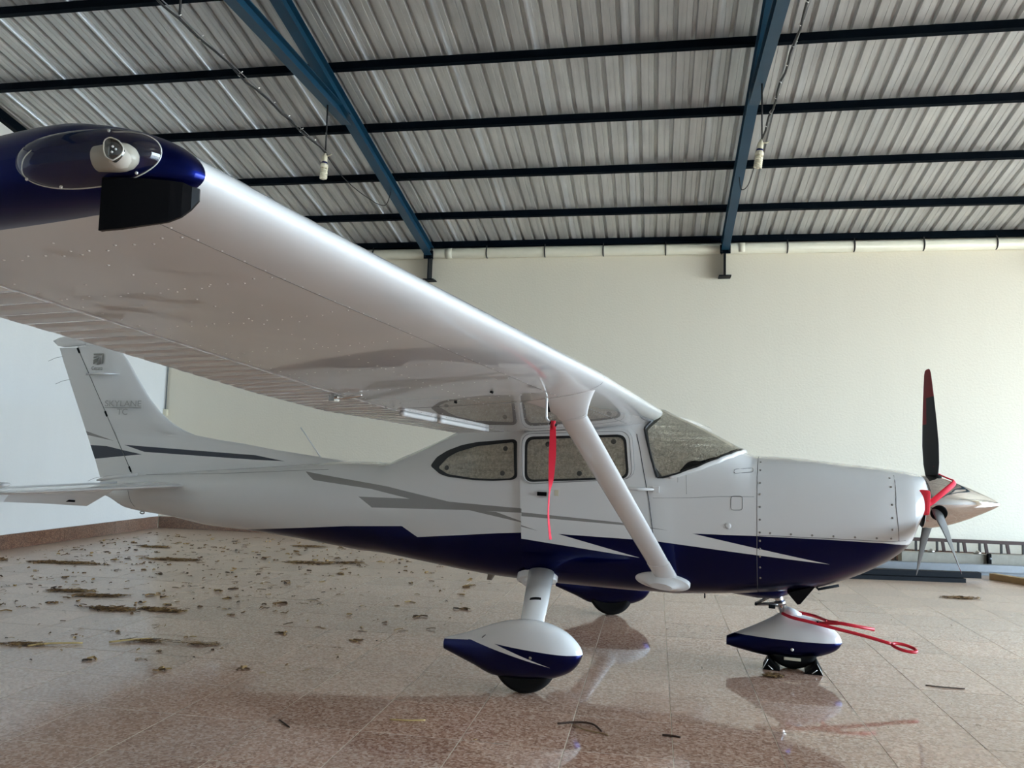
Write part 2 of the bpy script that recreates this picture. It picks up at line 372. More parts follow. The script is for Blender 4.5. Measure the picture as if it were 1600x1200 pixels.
def body_masks(K):
    XS_ = -0.2965
    aft = K.below([(-3.30, 0.770), (-3.087, 0.790), (-2.744, 0.823), (-1.934, 0.901), (-1.363, 0.938), (-1.217, 0.857), (-0.815, 0.900), (-0.484, 0.935), (-0.25, 0.954)], 0.4, 1.2)
    fore = K.below([(-0.34, 0.957), (-0.018, 0.958), (0.723, 0.948), (0.979, 1.016), (1.448, 1.023), (1.960, 1.022), (2.293, 1.014), (2.62, 0.985)], 0.4, 1.2)
    isf = K.op('GREATER_THAN', K.x, XS_); ina = K.op('MULTIPLY', K.op('LESS_THAN', K.x, XS_), K.op('GREATER_THAN', K.x, -3.3))
    blue = K.any([K.op('MULTIPLY', aft, ina), K.op('MULTIPLY', fore, isf)])
    w = K.any([K.poly([(XS_, 0.990), (-0.018, 0.962), (0.628, 0.816), (XS_, 0.906)]), K.poly([(0.723, 1.030), (0.979, 1.022), (1.949, 0.847), (0.723, 0.948)])])
    g = K.any([K.poly(q) for q in (
        [(-2.445, 1.352), (-1.527, 1.258), (-1.686, 1.230), (-2.310, 1.281)], [(-1.527, 1.258), (-0.925, 1.160), (-1.192, 1.150), (-1.686, 1.230)],
        [(-1.808, 1.160), (-1.192, 1.168), (-1.189, 1.090), (-1.665, 1.075)], [(-1.192, 1.178), (-0.925, 1.160), (-0.780, 1.101), (-1.189, 1.090)],
        [(-0.925, 1.160), (XS_, 1.137), (XS_, 1.103), (-0.780, 1.101)], [(-0.780, 1.107), (-0.515, 1.099), (XS_, 1.036), (XS_, 1.028)],
        [(XS_, 1.109), (0.468, 1.070), (0.483, 1.052), (XS_, 1.079)], [(0.468, 1.070), (0.840, 1.029), (0.483, 1.052)], [(XS_, 1.010), (-0.162, 0.973), (XS_, 0.998)])])
    return K.minus(blue, w), g
M['body'] = paint('white_navy_grey_body_paint', body_masks)
def fin_masks(K):
    return K.any([K.poly([(-4.754, 1.544), (-3.171, 1.479), (-2.795, 1.424), (-3.169, 1.436), (-4.395, 1.455)]), K.poly([(-5.30, 1.533), (-5.003, 1.526), (-4.516, 1.452), (-5.20, 1.388)])]), K.poly([(-5.40, 1.695), (-4.898, 1.581), (-5.40, 1.650)])
M['fin'] = paint('white_navy_fin_paint', fin_masks, metal=0.0, navy=(0.002, 0.005, 0.022))
def mf_masks(K):
    b = K.any([K.poly([(-0.6, 0.294), (-0.353, 0.322), (-0.353, 0), (-0.6, 0)]), K.poly([(-0.353, 0.325), (-0.172, 0.326), (-0.172, 0), (-0.353, 0)]), K.poly([(-0.172, 0.326), (0.325, 0.289), (0.325, 0), (-0.172, 0)]), K.poly([(0.325, 0.289), (0.46, 0.285), (0.46, 0), (0.325, 0)])])
    out = K.op('GREATER_THAN', K.op('ABSOLUTE', K.y, None), 1.42)
    return K.minus(b, K.op('MULTIPLY', out, K.poly([(-0.353, 0.330), (-0.172, 0.330), (0.229, 0.209)]))), None
M['main_fairing'] = paint('white_navy_wheel_fairing_paint', mf_masks, 0.12)
def nf_masks(K): return K.poly([(1.1, 0.228), (2.2, 0.223), (2.2, 0), (1.1, 0)]), None
M['nose_fairing'] = paint('white_navy_nose_fairing_paint', nf_masks, 0.12)

# ------------------------------------------------------------------ the hangar
def struct(name, mb, mats): return tag(mb.build(name, mats), kind='structure')

# outside apron and surrounding ground seen by the light only
struct('apron', MB().box((XD + 30, -1.5, -0.11), (60, 90, 0.1)), M['ground'])

# floor: grout bed and granite tiles with recessed joints
floor = struct('floor', MB().box(((XL + XD) / 2, (YF + YN) / 2, -0.0514), (XD - XL, YF - YN, 0.10)), M['grout'])
TX, TY, TX0, TY0 = 0.5725, 0.582, 0.1815, -1.762
CP = _m.inverted()
def in_view(x, y, z=0.0, margin=0.0):
    q = CP @ Vector((x, y, z))
    if q.z > -0.05: return False
    u = 0.5 + q.x / -q.z * cam_d.lens / 36.0; v = 0.5 + q.y / -q.z * cam_d.lens / 27.0
    return -margin < u < 1 + margin and -margin < v < 1 + margin
def tile_mesh(w, d):
    J = 0.0028; b = 0.0006; hx, hy = w / 2 - J, d / 2 - J; vs = []; fs = []
    for z, s in ((-0.003, 0), (-b, 0), (0, b)):
        vs += [(-hx + s, -hy + s, z), (hx - s, -hy + s, z), (hx - s, hy - s, z), (-hx + s, hy - s, z)]
    for k in (0, 4):
        for j in range(4): fs.append((k + j, k + (j + 1) % 4, k + 4 + (j + 1) % 4, k + 4 + j))
    fs.append((8, 9, 10, 11)); return MB().add(vs, fs)
tme = tile_mesh(TX, TY).mesh('tile', M['tile'])
cells = []
i0 = math.floor((XL - TX0) / TX) + 1; i1 = math.floor((XD - TX0) / TX); j0 = math.floor((YN - TY0) / TY) + 1; j1 = math.floor((YF - TY0) / TY)
for i in range(i0, i1):
    for j in range(j0, j1):
        cx, cy = TX0 + (i + 0.5) * TX, TY0 + (j + 0.5) * TY
        vis = any(in_view(cx + a * TX / 2, cy + b * TY / 2) for a in (-1, 0, 1) for b in (-1, 0, 1))
        cells.append((0 if vis else 1, (cx - cam.location.x) ** 2 + (cy - cam.location.y) ** 2, cx, cy))
cells.sort()
rest = MB()
for n, (nv, d, cx, cy) in enumerate(cells):
    if n < 300 and not nv:
        o = bpy.data.objects.new('tile', tme); link(o, floor)
        o.location = (cx, cy, random.uniform(-0.0006, 0.0006)); o.rotation_euler = (random.uniform(-0.0009, 0.0009), random.uniform(-0.0009, 0.0009), 0)
    else:
        t = tile_mesh(TX, TY); rest.add([(x + cx, y + cy, z) for x, y, z in t.v], t.f)
# cut strips that close the field against the four walls
ex0, ex1, ey0, ey1 = TX0 + i0 * TX, TX0 + i1 * TX, TY0 + j0 * TY, TY0 + j1 * TY
for a, b, c, d in ((XL, ex0, YN, YF), (ex1, XD, YN, YF), (ex0, ex1, YN, ey0), (ex0, ex1, ey1, YF)):
    if b - a > 0.01 and d - c > 0.01:
        t = tile_mesh(b - a, d - c); rest.add([(x + (a + b) / 2, y + (c + d) / 2, z) for x, y, z in t.v], t.f)
tag(rest.build('tile_field', M['tile'], floor), kind='stuff')

SL = math.tan(math.radians(11.8)); ZE = 5.25; YR = -1.5; ZR = ZE + SL * (YF - YR)
def roof_z(y): return ZE + SL * (YF - y) if y >= YR else ZR - SL * (YR - y)
struct('wall_far', MB().box(((XL + XD) / 2, YF + 0.1, 2.65), (XD - XL + 0.4, 0.2, 5.50)), M['wall'])
def gable(x0, x1, zb):
    pr = [(YF, zb), (YF, roof_z(YF) + 0.03), (YR, ZR + 0.03), (YN, roof_z(YN) + 0.03), (YN, zb)]
    return MB().add([(x, y, z) for x in (x0, x1) for y, z in pr], [(0, 1, 2, 3, 4), (9, 8, 7, 6, 5)] + [(k, (k + 1) % 5, 5 + (k + 1) % 5, 5 + k) for k in range(5)])
struct('wall_left', gable(XL - 0.2, XL, -0.1), M['wall_left'])
wrt = gable(XD, XD + 0.2, ZD)
wrt.box((XD + 0.1, (YD1 + YF) / 2, ZD / 2 - 0.05), (0.2, YF - YD1, ZD + 0.1)); wrt.box((XD + 0.1, (YD0 + YN) / 2, ZD / 2 - 0.05), (0.2, YD0 - YN, ZD + 0.1))  # unseen jambs beside the door opening, added to shade the far wall
struct('wall_right', wrt, M['wall'])
struct('wall_near', MB().box(((XL + XD) / 2, YN - 0.1, 2.59), (XD - XL + 0.4, 0.2, 5.38)), M['wall_near'])
bl = struct('baseboard_left', MB().box((XL + 0.006, (YF + YN) / 2, 0.05), (0.010, YF - YN, 0.09)), M['grout'])
bf = struct('baseboard_far', MB().box(((XL + XD) / 2, YF - 0.006, 0.05), (XD - XL, 0.010, 0.09)), M['grout'])
sk = MB().bbox((0, 0, 0.109), (0.020, 1.196, 0.212), 0.003).mesh('slab', M['skirting'])
k = 0
y = YF - 0.63
while y > -4.5:
    o = link(bpy.data.objects.new('slab', sk), bl); o.location = (XL + 0.012, y, 0); y -= 1.2
x = XL + 0.63
while x < XD:
    o = link(bpy.data.objects.new('slab', sk), bf); o.location = (x, YF - 0.012, 0); o.rotation_euler = (0, 0, PI / 2); x += 1.2

# roof: trapezoidal sheets, each one a part of the ceiling
ceiling = struct('ceiling', MB().box(((XL + XD) / 2, YR, ZR + 0.10), (XD - XL + 0.3, 0.5, 0.02)), M['roof'])
SW, RP = 1.034, 0.2068
def sheet_profile():
    p = [(-0.012, 0.0)]
    for r in range(5):
        a = r * RP
        p += [(a + 0.060, 0.0), (a + 0.065, 0.004), (a + 0.070, 0.0), (a + 0.124, 0.0), (a + 0.138, 0.042), (a + 0.172, 0.042), (a + 0.186, 0.0)]
    return p + [(SW + 0.010, 0.0)]
def sheet_mesh(ya, yb):
    pr = sheet_profile(); vs = []; fs = []; n = len(pr); K = 10
    for k in range(K + 1):
        yy = lerp(ya, yb, k / K)
        for x, z in pr: vs.append((x, yy, roof_z(yy) + z + 0.010 * (1 - x / SW)))
    for k in range(K):
        for j in range(n - 1): fs.append((k * n + j, k * n + j + 1, (k + 1) * n + j + 1, (k + 1) * n + j))
    return MB().add(vs, fs).mesh('roof_sheet', M['roof'])
sm = sheet_mesh(YF + 0.35, YR)
sm2 = sheet_mesh(YR, YN - 0.35)
x = 4.378 - SW * 13
while x < XD + 0.3:
    if x + SW > XL - 0.2:
        for q in (sm, sm2):
            o = link(bpy.data.objects.new('roof_sheet', q), ceiling); o.location = (x, 0, 0)
    x += SW

tm = MB()
for ya, yb in ((YF, YR), (YR, YN)):
    ang = math.atan2(roof_z(yb) - roof_z(ya), yb - ya) if yb > ya else math.atan2(roof_z(ya) - roof_z(yb), ya - yb)
    tm.box((XL + 0.04, (ya + yb) / 2, (roof_z(ya) + roof_z(yb)) / 2 - 0.075), (0.08, math.hypot(yb - ya, roof_z(yb) - roof_z(ya)), 0.13), Matrix.Rotation(ang, 3, 'X'))
struct('trim_1', tm, M['purlin'])
# purlins: dark blue channels under the sheets
YP = [6.84, 5.815, 4.61, 3.38, 2.145, 0.90, -0.35]
PL = ['lowest dark steel purlin running along the top of the far wall', 'second dark blue roof purlin up from the far wall', 'third dark blue roof purlin up from the far wall', 'fourth dark blue roof purlin, above the lower bulb rods', 'fifth dark blue roof purlin, crossing the whole top of the view', 'sixth dark blue roof purlin at the top left corner of the view', 'highest dark blue roof purlin next to the ridge']
th = math.radians(-11.8)
rotp = Matrix.Rotation(th, 3, 'X')
for yp, lb in zip(YP, PL):
    mb = MB(); zc = roof_z(yp); d = 0.105; wdt = 0.055; t = 0.004; Lx = XD - XL
    for (cy, cz, sy, sz) in ((0, -0.004, wdt, t), (-wdt / 2, -d / 2, t, d), (0, -d + 0.002, wdt, t), (wdt / 2, -d + 0.010, t, 0.018), (wdt / 2, -0.012, t, 0.018)):
        c = rotp @ Vector((0, cy, cz)); mb.box(((XL + XD) / 2, yp + c.y, zc + c.z), (Lx, sy, sz), rotp)
    tag(mb.build('roof_purlin', M['purlin']), lb, 'beam', 'purlins under the metal roof')

# rafters with their tie beams
def ibeam(mb, p0, p1, h, w, tf=0.010, tw=0.007):
    """I section whose top face follows p0-p1 in the y-z plane"""
    p0 = Vector(p0); p1 = Vector(p1); t = (p1 - p0).normalized(); n = Vector((0, -t.z, t.y))
    if n.z < 0: n = -n
    def slab(o0, o1, hw_):
        v = []
        for p in (p0, p1):
            for sx in (-hw_, hw_):
                for o in (o0, o1): v.append(p + Vector((sx, 0, 0)) + n * o)
        mb.add(v, [(0, 1, 3, 2), (4, 6, 7, 5), (0, 4, 5, 1), (2, 3, 7, 6), (0, 2, 6, 4), (1, 5, 7, 3)])
    slab(0, -tf, w / 2); slab(-tf, -h + tf, tw / 2); slab(-h + tf, -h, w / 2)
def rafter(x, lb):
    r = empty('roof_rafter', (x, YF, 4.9)); tag(r, lb, 'beam', 'blue steel roof rafters')
    def P(y, dz): return (0, y - YF, roof_z(y) + dz - 4.9)
    mb = MB(); ibeam(mb, P(6.80, -0.118), P(YR, -0.118), 0.185, 0.13); mb.build('beam', M['steel_blue'], r)
    mb = MB(); ibeam(mb, P(YR, -0.118), P(YN + 0.1, -0.118), 0.185, 0.13); mb.build('beam', M['steel_blue'], r)
    mb = MB(); ibeam(mb, (0, 2.75 - YF, 5.885 - 4.9), (0, 2 * YR - 2.75 - YF, 5.885 - 4.9), 0.15, 0.12); mb.build('tie_beam', M['steel_blue'], r)
    mb = MB().box((0, -0.13, -0.105), (0.02, 0.24, 0.42)); mb.build('wall_bracket', M['darksteel'], r)
    mb = MB().box((0, -0.12, -0.325), (0.20, 0.22, 0.022)); mb.build('seat_plate', M['darksteel'], r)
    mb = MB().box((0, -0.25, 0.11), (0.17, 0.02, 0.14)); mb.build('end_plate', M['purlin'], r)
    for s in (-0.06, 0.06): MB().lathe([(0, 0.014), (0.03, 0.014)], (s, -0.25, 0.075), (0, -1, 0), 8).build('bolt', M['darksteel'], r)
    return r
rafter(1.75, 'blue steel rafter sloping down to the far wall right of centre')
rafter(-3.34, 'blue steel rafter sloping down behind the wing, left of centre')
rafter(6.84, 'blue steel rafter nearest beyond the right edge of the view')
rafter(11.93, 'blue steel rafter farthest right, nearest the open door')

# drain pipe with black straps
pipe = empty('drain_pipe', (0, YF - 0.10, 5.06)); tag(pipe, 'cream plastic drain pipe strapped along the top of the far wall', 'pipe')
MB().tube([(XL + 0.05, 0, 0), (-3.5, 0, 0), (XD - 0.05, 0, -0.02)], 0.088, 20).build('tube', M['pipe'], pipe)
for cx in (-5.2, -3.0):
    MB().lathe([(-0.06, 0.094), (0.06, 0.094)], (cx, 0, 0), (1, 0, 0), 20).build('coupling', M['pipe'], pipe)
MB().lathe([(-0.05, 0.093), (0.05, 0.093)], (2.02, 0, 0), (1, 0, 0), 20).build('coupling', M['pipe'], pipe)
for cx in (-4.4, -3.30, -2.31, -1.28, -0.27, 0.78, 1.70, 2.75, 3.79, 4.84, 5.91, 6.95):
    pts = [(cx, -0.094 * math.sin(a), 0.094 * math.cos(a)) for a in [k * PI / 9 for k in range(0, 10)]]
    MB().tube([(cx, 0.02, 0.16)] + [(cx, -0.06, 0.10)] + pts[2:] , 0.011, 6).build('strap', M['cable'], pipe)

# conduit in the far left corner with its little box
cd = empty('wall_conduit', (XL + 0.03, YF - 0.03, 2.2)); tag(cd, 'thin grey conduit running down the far left corner of the walls', 'conduit')
MB().tube([(0, 0, 0), (0, 0, 2.9)], 0.011, 8).build('tube', M['galv'], cd)
MB().bbox((0, 0, -0.06), (0.09, 0.06, 0.13), 0.006).build('box', M['cream'], cd)

# hanging bulbs and their cables
def bulb(x, y, zt, lb, lean=0.0):
    b = empty('hanging_bulb', (x, y, zt)); b.rotation_euler = (0, lean, 0); tag(b, lb, 'light bulb', 'hanging spiral bulbs')
    MB().lathe([(0.03, 0.012), (0.0, 0.022), (-0.015, 0.032), (-0.075, 0.034), (-0.085, 0.028)], (0, 0, 0), (0, 0, 1), 16).build('socket', M['cream'], b)
    MB().tube([(0.02, 0, -0.01), (0.06, 0, -0.005), (0.085, 0, 0.015)], 0.008, 6).build('socket_arm', M['cream'], b)
    MB().lathe([(-0.085, 0.036), (-0.105, 0.040)], (0, 0, 0), (0, 0, 1), 18).build('band', M['navy'], b)
    MB().lathe([(-0.105, 0.040), (-0.125, 0.048), (-0.150, 0.048), (-0.160, 0.036)], (0, 0, 0), (0, 0, 1), 20).build('ballast', M['bulb'], b)
    mb = MB(); pts = []
    for k in range(6 * 16 + 1):
        a = k / 16 * 2 * PI; pts.append((0.036 * math.cos(a), 0.036 * math.sin(a), -0.168 - 0.021 * k / 16))
    mb.tube(pts, 0.0115, 6); mb.lathe([(-0.30, 0.02), (-0.160, 0.02)], (0, 0, 0), (0, 0, 1), 10)
    mb.build('spiral_tube', M['bulb'], b)
    return b
bulb(-3.34, 2.14, 5.10, 'cream spiral bulb hanging under the left rafter', 0.03)
bulb(1.755, 2.18, 5.06, 'cream spiral bulb hanging beside the right rafter', 0.12)
def cable_run(x, z, ya, yb, rods, tail, lb):
    c = empty('power_cable', (x, ya, z)); tag(c, lb, 'cable', 'black cables to the bulbs')
    pts = []; n = 40
    for k in range(n + 1):
        yy = lerp(ya, yb, k / n); pts.append((0.010 * math.sin(k * 1.7), yy - ya, 0.008 * math.sin(k * 1.1) + 0.004 * math.sin(k * 2.9)))
    MB().tube(pts, 0.011, 6).build('cord', M['cable'], c)
    MB().tube([(0.018, 0, 0.012), (0.018, yb - ya, 0.012)], 0.005, 5).build('messenger_wire', M['wire'], c)
    k = 1
    while ya - 0.34 * k > yb:
        MB().tube([(0.03, -0.34 * k, 0.03), (0.0, -0.34 * k, 0.016), (-0.018, -0.34 * k, -0.004), (0.0, -0.34 * k, -0.018)], 0.005, 5).build('cable_tie', M['rivet'], c); k += 1
    for ry_, zt in rods: MB().tube([(0.0, ry_ - ya, 0.0), (0.0, ry_ - ya, zt - z)], 0.010, 6).build('hanger_rod', M['cable'], c)
    MB().tube([Vector(p) - Vector((x, ya, z)) for p in curve_pts(tail, 6)], 0.006, 5).build('tail', M['cable'], c)
cable_run(-3.34, 5.13, 2.14, -5.5, [(2.15, 5.80), (-0.90, 5.75), (-3.9, 5.75)], [(-3.34, 2.14, 5.13), (-3.32, 2.6, 5.02), (-3.30, 3.3, 5.0), (-3.30, 4.2, 5.12), (-3.34, 4.6, 5.5)], 'black cable with white ties leading from the left bulb towards the viewer')
cable_run(1.77, 5.10, 2.16, -5.5, [(2.20, 5.80), (-0.90, 5.75), (-3.9, 5.75)], [(1.77, 2.16, 5.10), (1.74, 2.6, 4.95), (1.74, 3.3, 4.95), (1.75, 4.2, 5.20), (1.75, 4.5, 5.5)], 'black cable with white ties leading from the right bulb towards the viewer')

# ------------------------------------------------------------------ the aircraft
air = empty('airplane', (0, 0, 0), RY)
tag(air, 'white and navy high wing propeller airplane parked on the granite floor', 'airplane')
# x, zt, zb, hw, zm, nt, nb
ST=[(-5.07,1.165,1.030,.035,1.10,2,2),
(-4.95,1.190,1.005,.075,1.09,2.1,2.1),
(-4.7,1.235,0.905,.12,1.08,2.2,2.2),
(-4.115,1.285,0.847,.20,1.07,2.3,2.3),
(-3.65,1.325,0.785,.25,1.07,2.4,2.4),
(-3.186,1.360,0.765,.30,1.07,2.5,2.5),
(-2.6,1.410,0.725,.365,1.07,2.6,2.6),
(-2.194,1.445,0.685,.41,1.07,2.8,2.7),
(-1.9,1.450,.66,.44,1.07,2.9,2.8),
(-1.714,1.448,0.655,.46,1.07,3.0,2.9),
(-1.494,1.528,0.635,.485,1.07,3.0,3.0),
(-1.114,1.690,0.593,.525,1.07,3.2,3.1),
(-.86,1.810,0.566,.545,1.07,3.4,3.2),
(-.6,1.905,0.544,.555,1.08,3.8,3.3),
(-.2,1.975,0.527,.56,1.08,4.2,3.3),
(.25,1.990,0.517,.56,1.08,4.2,3.3),
(.5,1.975,0.514,.56,1.08,4.0,3.3),
(.694,1.947,0.517,.56,1.08,3.6,3.3),
(.834,1.881,0.515,.56,1.08,3.3,3.3),
(.987,1.815,0.527,.558,1.08,3.1,3.3),
(1.138,1.738,0.537,.555,1.09,3.0,3.2),
(1.334,1.634,0.554,.55,1.10,3.0,3.1),
(1.424,1.595,0.563,.545,1.10,2.9,3.0),
(1.6,1.591,0.583,.535,1.11,2.8,2.9),
(1.85,1.575,0.622,.52,1.13,2.7,2.7),
(2.08,1.550,0.705,.50,1.16,2.6,2.6),
(2.25,1.535,0.788,.48,1.18,2.5,2.5),
(2.40,1.518,0.885,.45,1.20,2.5,2.4),
(2.50,1.503,0.990,.42,1.22,2.5,2.3),
(2.545,1.493,1.120,.385,1.24,2.5,2.3),
(2.58,1.485,1.210,.34,1.27,2.4,2.2),
(2.60,1.475,1.255,.29,1.29,2.4,2.2)]
XS=[s[0] for s in ST]
def _tan(i,k):
    if i==0: return (ST[1][k]-ST[0][k])/(XS[1]-XS[0])
    if i==len(ST)-1: return (ST[-1][k]-ST[-2][k])/(XS[-1]-XS[-2])
    h0=XS[i]-XS[i-1];h1=XS[i+1]-XS[i]
    d0=(ST[i][k]-ST[i-1][k])/h0;d1=(ST[i+1][k]-ST[i][k])/h1
    if d0*d1<=0: return 0
    w1=2*h1+h0;w2=h1+2*h0
    return (w1+w2)/(w1/d0+w2/d1)
TN=[[_tan(i,k) for k in range(7)] for i in range(len(ST))]
def sec(x):
    x=min(max(x,XS[0]),XS[-1]); i=min(max(bisect.bisect_right(XS,x)-1,0),len(ST)-2)
    h=XS[i+1]-XS[i];t=(x-XS[i])/h
    a=2*t**3-3*t*t+1;b=t**3-2*t*t+t;c=-2*t**3+3*t*t;d=t**3-t*t
    return [a*ST[i][k]+b*h*TN[i][k]+c*ST[i+1][k]+d*h*TN[i+1][k] for k in range(7)]
def hw(x,z):
    _,zt,zb,w,zm,nt,nb=sec(x)
    if z>=zm: u=(z-zm)/(zt-zm);n=nt
    else: u=(zm-z)/(zm-zb);n=nb
    if u>=1: return 0.0
    return w*(1-u**n)**(1/n)
def sp(x,th):  # th in -1..1 (-1 bottom, 0 side, 1 top) -> (y>=0,z)
    _,zt,zb,w,zm,nt,nb=sec(x)
    a=abs(th)*math.pi/2
    n=nt if th>=0 else nb
    y=w*math.cos(a)**(2/n) if abs(th)<1 else 0.0
    s=math.sin(a)**(2/n)
    return (y,zm+(zt-zm)*s if th>=0 else zm-(zm-zb)*s)


def fus_loft(x0, x1, n, nt=72):
    rings = []
    xs = sorted(set([lerp(x0, x1, k / n) for k in range(n + 1)] + [s[0] for s in ST if x0 < s[0] < x1]))
    for x in xs:
        r = []
        for k in range(nt):
            a = k / nt * 4 - 1          # -1..1 starboard, 1..3 port
            if a <= 1: y, z = sp(x, a); r.append((x, -y, z))
            else: y, z = sp(x, 2 - a); r.append((x, y, z))
        rings.append(r)
    return rings
MB().loft(fus_loft(-5.07, 1.458, 120)).build('fuselage', M['body'], air, 40)
fus_o = bpy.data.objects['fuselage']
cowl = MB().loft(fus_loft(1.462, 2.60, 60)).build('engine_cowl', M['body'], air, 40)

def nrm(x, z):
    e = 0.004
    dx = (hw(x + e, z) - hw(x - e, z)) / (2 * e); dz = (hw(x, z + e) - hw(x, z - e)) / (2 * e)
    return Vector((-dx, -1.0, -dz)).normalized()
def surf(x, z, off=0.0):
    return Vector((x, -hw(x, z), z)) + nrm(x, z) * off

def round_poly(pts, r, n=5):
    out = []; m = len(pts)
    for i in range(m):
        p = Vector((*pts[i], 0)); a = Vector((*pts[i - 1], 0)) - p; b = Vector((*pts[(i + 1) % m], 0)) - p
        rr = min(r, a.length * 0.45, b.length * 0.45)
        q0 = p + a.normalized() * rr; q1 = p + b.normalized() * rr
        for k in range(n + 1):
            t = k / n; q = q0 * (1 - t) ** 2 + p * 2 * t * (1 - t) + q1 * t * t; out.append((q.x, q.y))
    return out
def flat_poly(pts, step, holes=None):
    bm = bmesh.new()
    vs = [bm.verts.new((x, 0, z)) for x, z in pts]; es = [bm.edges.new((vs[i], vs[(i + 1) % len(vs)])) for i in range(len(vs))]
    if holes:
        for h in holes:
            hv = [bm.verts.new((x, 0, z)) for x, z in h]; es += [bm.edges.new((hv[i], hv[(i + 1) % len(hv)])) for i in range(len(hv))]
        bmesh.ops.triangle_fill(bm, edges=es, use_beauty=True, use_dissolve=False)
    else:
        bm.faces.new(vs); bmesh.ops.triangulate(bm, faces=bm.faces[:])
    xs = [p[0] for p in pts]; zs = [p[1] for p in pts]
    for ax, lo, hi in ((0, min(xs), max(xs)), (2, min(zs), max(zs))):
        k = math.floor(lo / step) + 1
        while k * step < hi:
            co = [0, 0, 0]; no = [0, 0, 0]; co[ax] = k * step; no[ax] = 1
            bmesh.ops.bisect_plane(bm, geom=bm.verts[:] + bm.edges[:] + bm.faces[:], plane_co=co, plane_no=no, dist=1e-5); k += 1
    return bm
def patch(name, pts, mat, off, parent, skirt=None, step=0.05, holes=None, sides=(-1,)):
    """a panel that hugs the fuselage side; off may depend on (x, z)"""
    fo = off if callable(off) else (lambda x, z: off)
    out = []
    for sd in sides:
        bm = flat_poly(pts, step, holes)
        for v in bm.verts:
            x, z = v.co.x, v.co.z; q = surf(x, z, fo(x, z)); v.co = Vector((q.x, q.y if sd == -1 else -q.y, q.z))
        if skirt:
            be = [e for e in bm.edges if e.is_boundary]
            r = bmesh.ops.extrude_edge_only(bm, edges=be)
            for v in [g for g in r['geom'] if isinstance(g, bmesh.types.BMVert)]:
                v.co.y -= skirt * sd
        bmesh.ops.recalc_face_normals(bm, faces=bm.faces)
        # make sure faces look outwards
        s = sum(f.normal.y * f.calc_area() for f in bm.faces)
        if s * sd < 0: bmesh.ops.reverse_faces(bm, faces=bm.faces)
        me = bpy.data.meshes.new(name); bm.to_mesh(me); bm.free(); me.materials.append(mat)
        for p in me.polygons: p.use_smooth = True
        try: me.set_sharp_from_angle(angle=math.radians(45))
        except Exception: pass
        out.append(link(bpy.data.objects.new(name, me), parent))
    return out[0]

# door
DOOR = round_poly([(-0.337, 1.715), (0.560, 1.790), (0.606, 1.640), (0.682, 1.251), (0.723, 0.948), (0.739, 0.720), (-0.286, 0.640), (-0.290, 0.862)], 0.09)
def door_off(x, z): return 0.004 + 0.016 * max(0.0, (0.70 - x) / 1.0)
door = patch('door', DOOR, M['body'], door_off, air, skirt=0.03, step=0.06)
FR_O = round_poly([(-0.335, 1.728), (0.548, 1.772), (0.590, 1.400), (-0.300, 1.325)], 0.10)
FR_I = round_poly([(-0.288, 1.692), (0.508, 1.727), (0.545, 1.398), (-0.275, 1.342)], 0.07)
SE_I = round_poly([(-0.268, 1.671), (0.490, 1.709), (0.524, 1.411), (-0.255, 1.361)], 0.06)
patch('window_frame', FR_O, M['white'], lambda x, z: door_off(x, z) + 0.010, door, skirt=0.02, step=0.08, holes=[FR_I])
patch('window_seal', FR_I, M['seal'], lambda x, z: door_off(x, z) + 0.007, door, skirt=0.02, step=0.08, holes=[SE_I])
patch('window_pane', SE_I, M['glass'], lambda x, z: door_off(x, z) + 0.006, door, step=0.1)
def shade_thing(o, lb):
    o.parent = None; o.matrix_world = PLANE; tag(o, lb, 'sunshade', 'silver sunshades inside the windows'); return o
sh = patch('window_sunshade', SE_I, M['foil'], lambda x, z: door_off(x, z) + 0.002, None, step=0.04)
shade_thing(sh, 'silver foil sunshade with suction cups behind the door window')
def cup(x, z, off, parent):
    p = surf(x, z, off); n = nrm(x, z)
    MB().lathe([(0, 0.020), (0.002, 0.020), (0.003, 0.012), (0.004, 0.006), (0.0045, 0.002)], p, n, 14).build('suction_cup', M['cups'], parent)
M['cups'] = simple('grey_suction_cup', (0.07, 0.065, 0.055), 0.4)
for x, z in ((-0.10, 1.640), (0.415, 1.672), (0.16, 1.425)): cup(x, z, door_off(x, z) + 0.001, sh)
def outline(nm, pts, off, r, mat, parent, closed=True):
    q = []
    for a, b in zip(pts, pts[1:] + (pts[:1] if closed else [])):
        n = max(1, int(math.hypot(b[0] - a[0], b[1] - a[1]) / 0.05))
        q += [surf(lerp(a[0], b[0], k / n), lerp(a[1], b[1], k / n), off(lerp(a[0], b[0], k / n), 0)) for k in range(n)]
    if closed: q.append(q[0])
    return MB().tube(q, r, 5).build(nm, M[mat], parent)
FR_M = round_poly([(-0.315, 1.712), (0.530, 1.752), (0.570, 1.397), (-0.288, 1.332)], 0.085)
outline('frame_line', FR_M, lambda x, z: door_off(x, z) + 0.0105, 0.0018, 'groove', door)
outline('frame_line', FR_O, lambda x, z: door_off(x, z) + 0.006, 0.0022, 'groove', door)
outline('door_seal', [(0.585, 1.735), (0.615, 1.62), (0.690, 1.251), (0.731, 0.948), (0.746, 0.73)], lambda x, z: 0.004, 0.0028, 'seal', door, False)
outline('door_seal', [(-0.31, 1.742), (-0.1, 1.765), (0.25, 1.79), (0.53, 1.805)], lambda x, z: 0.004, 0.008, 'seal', door, False)
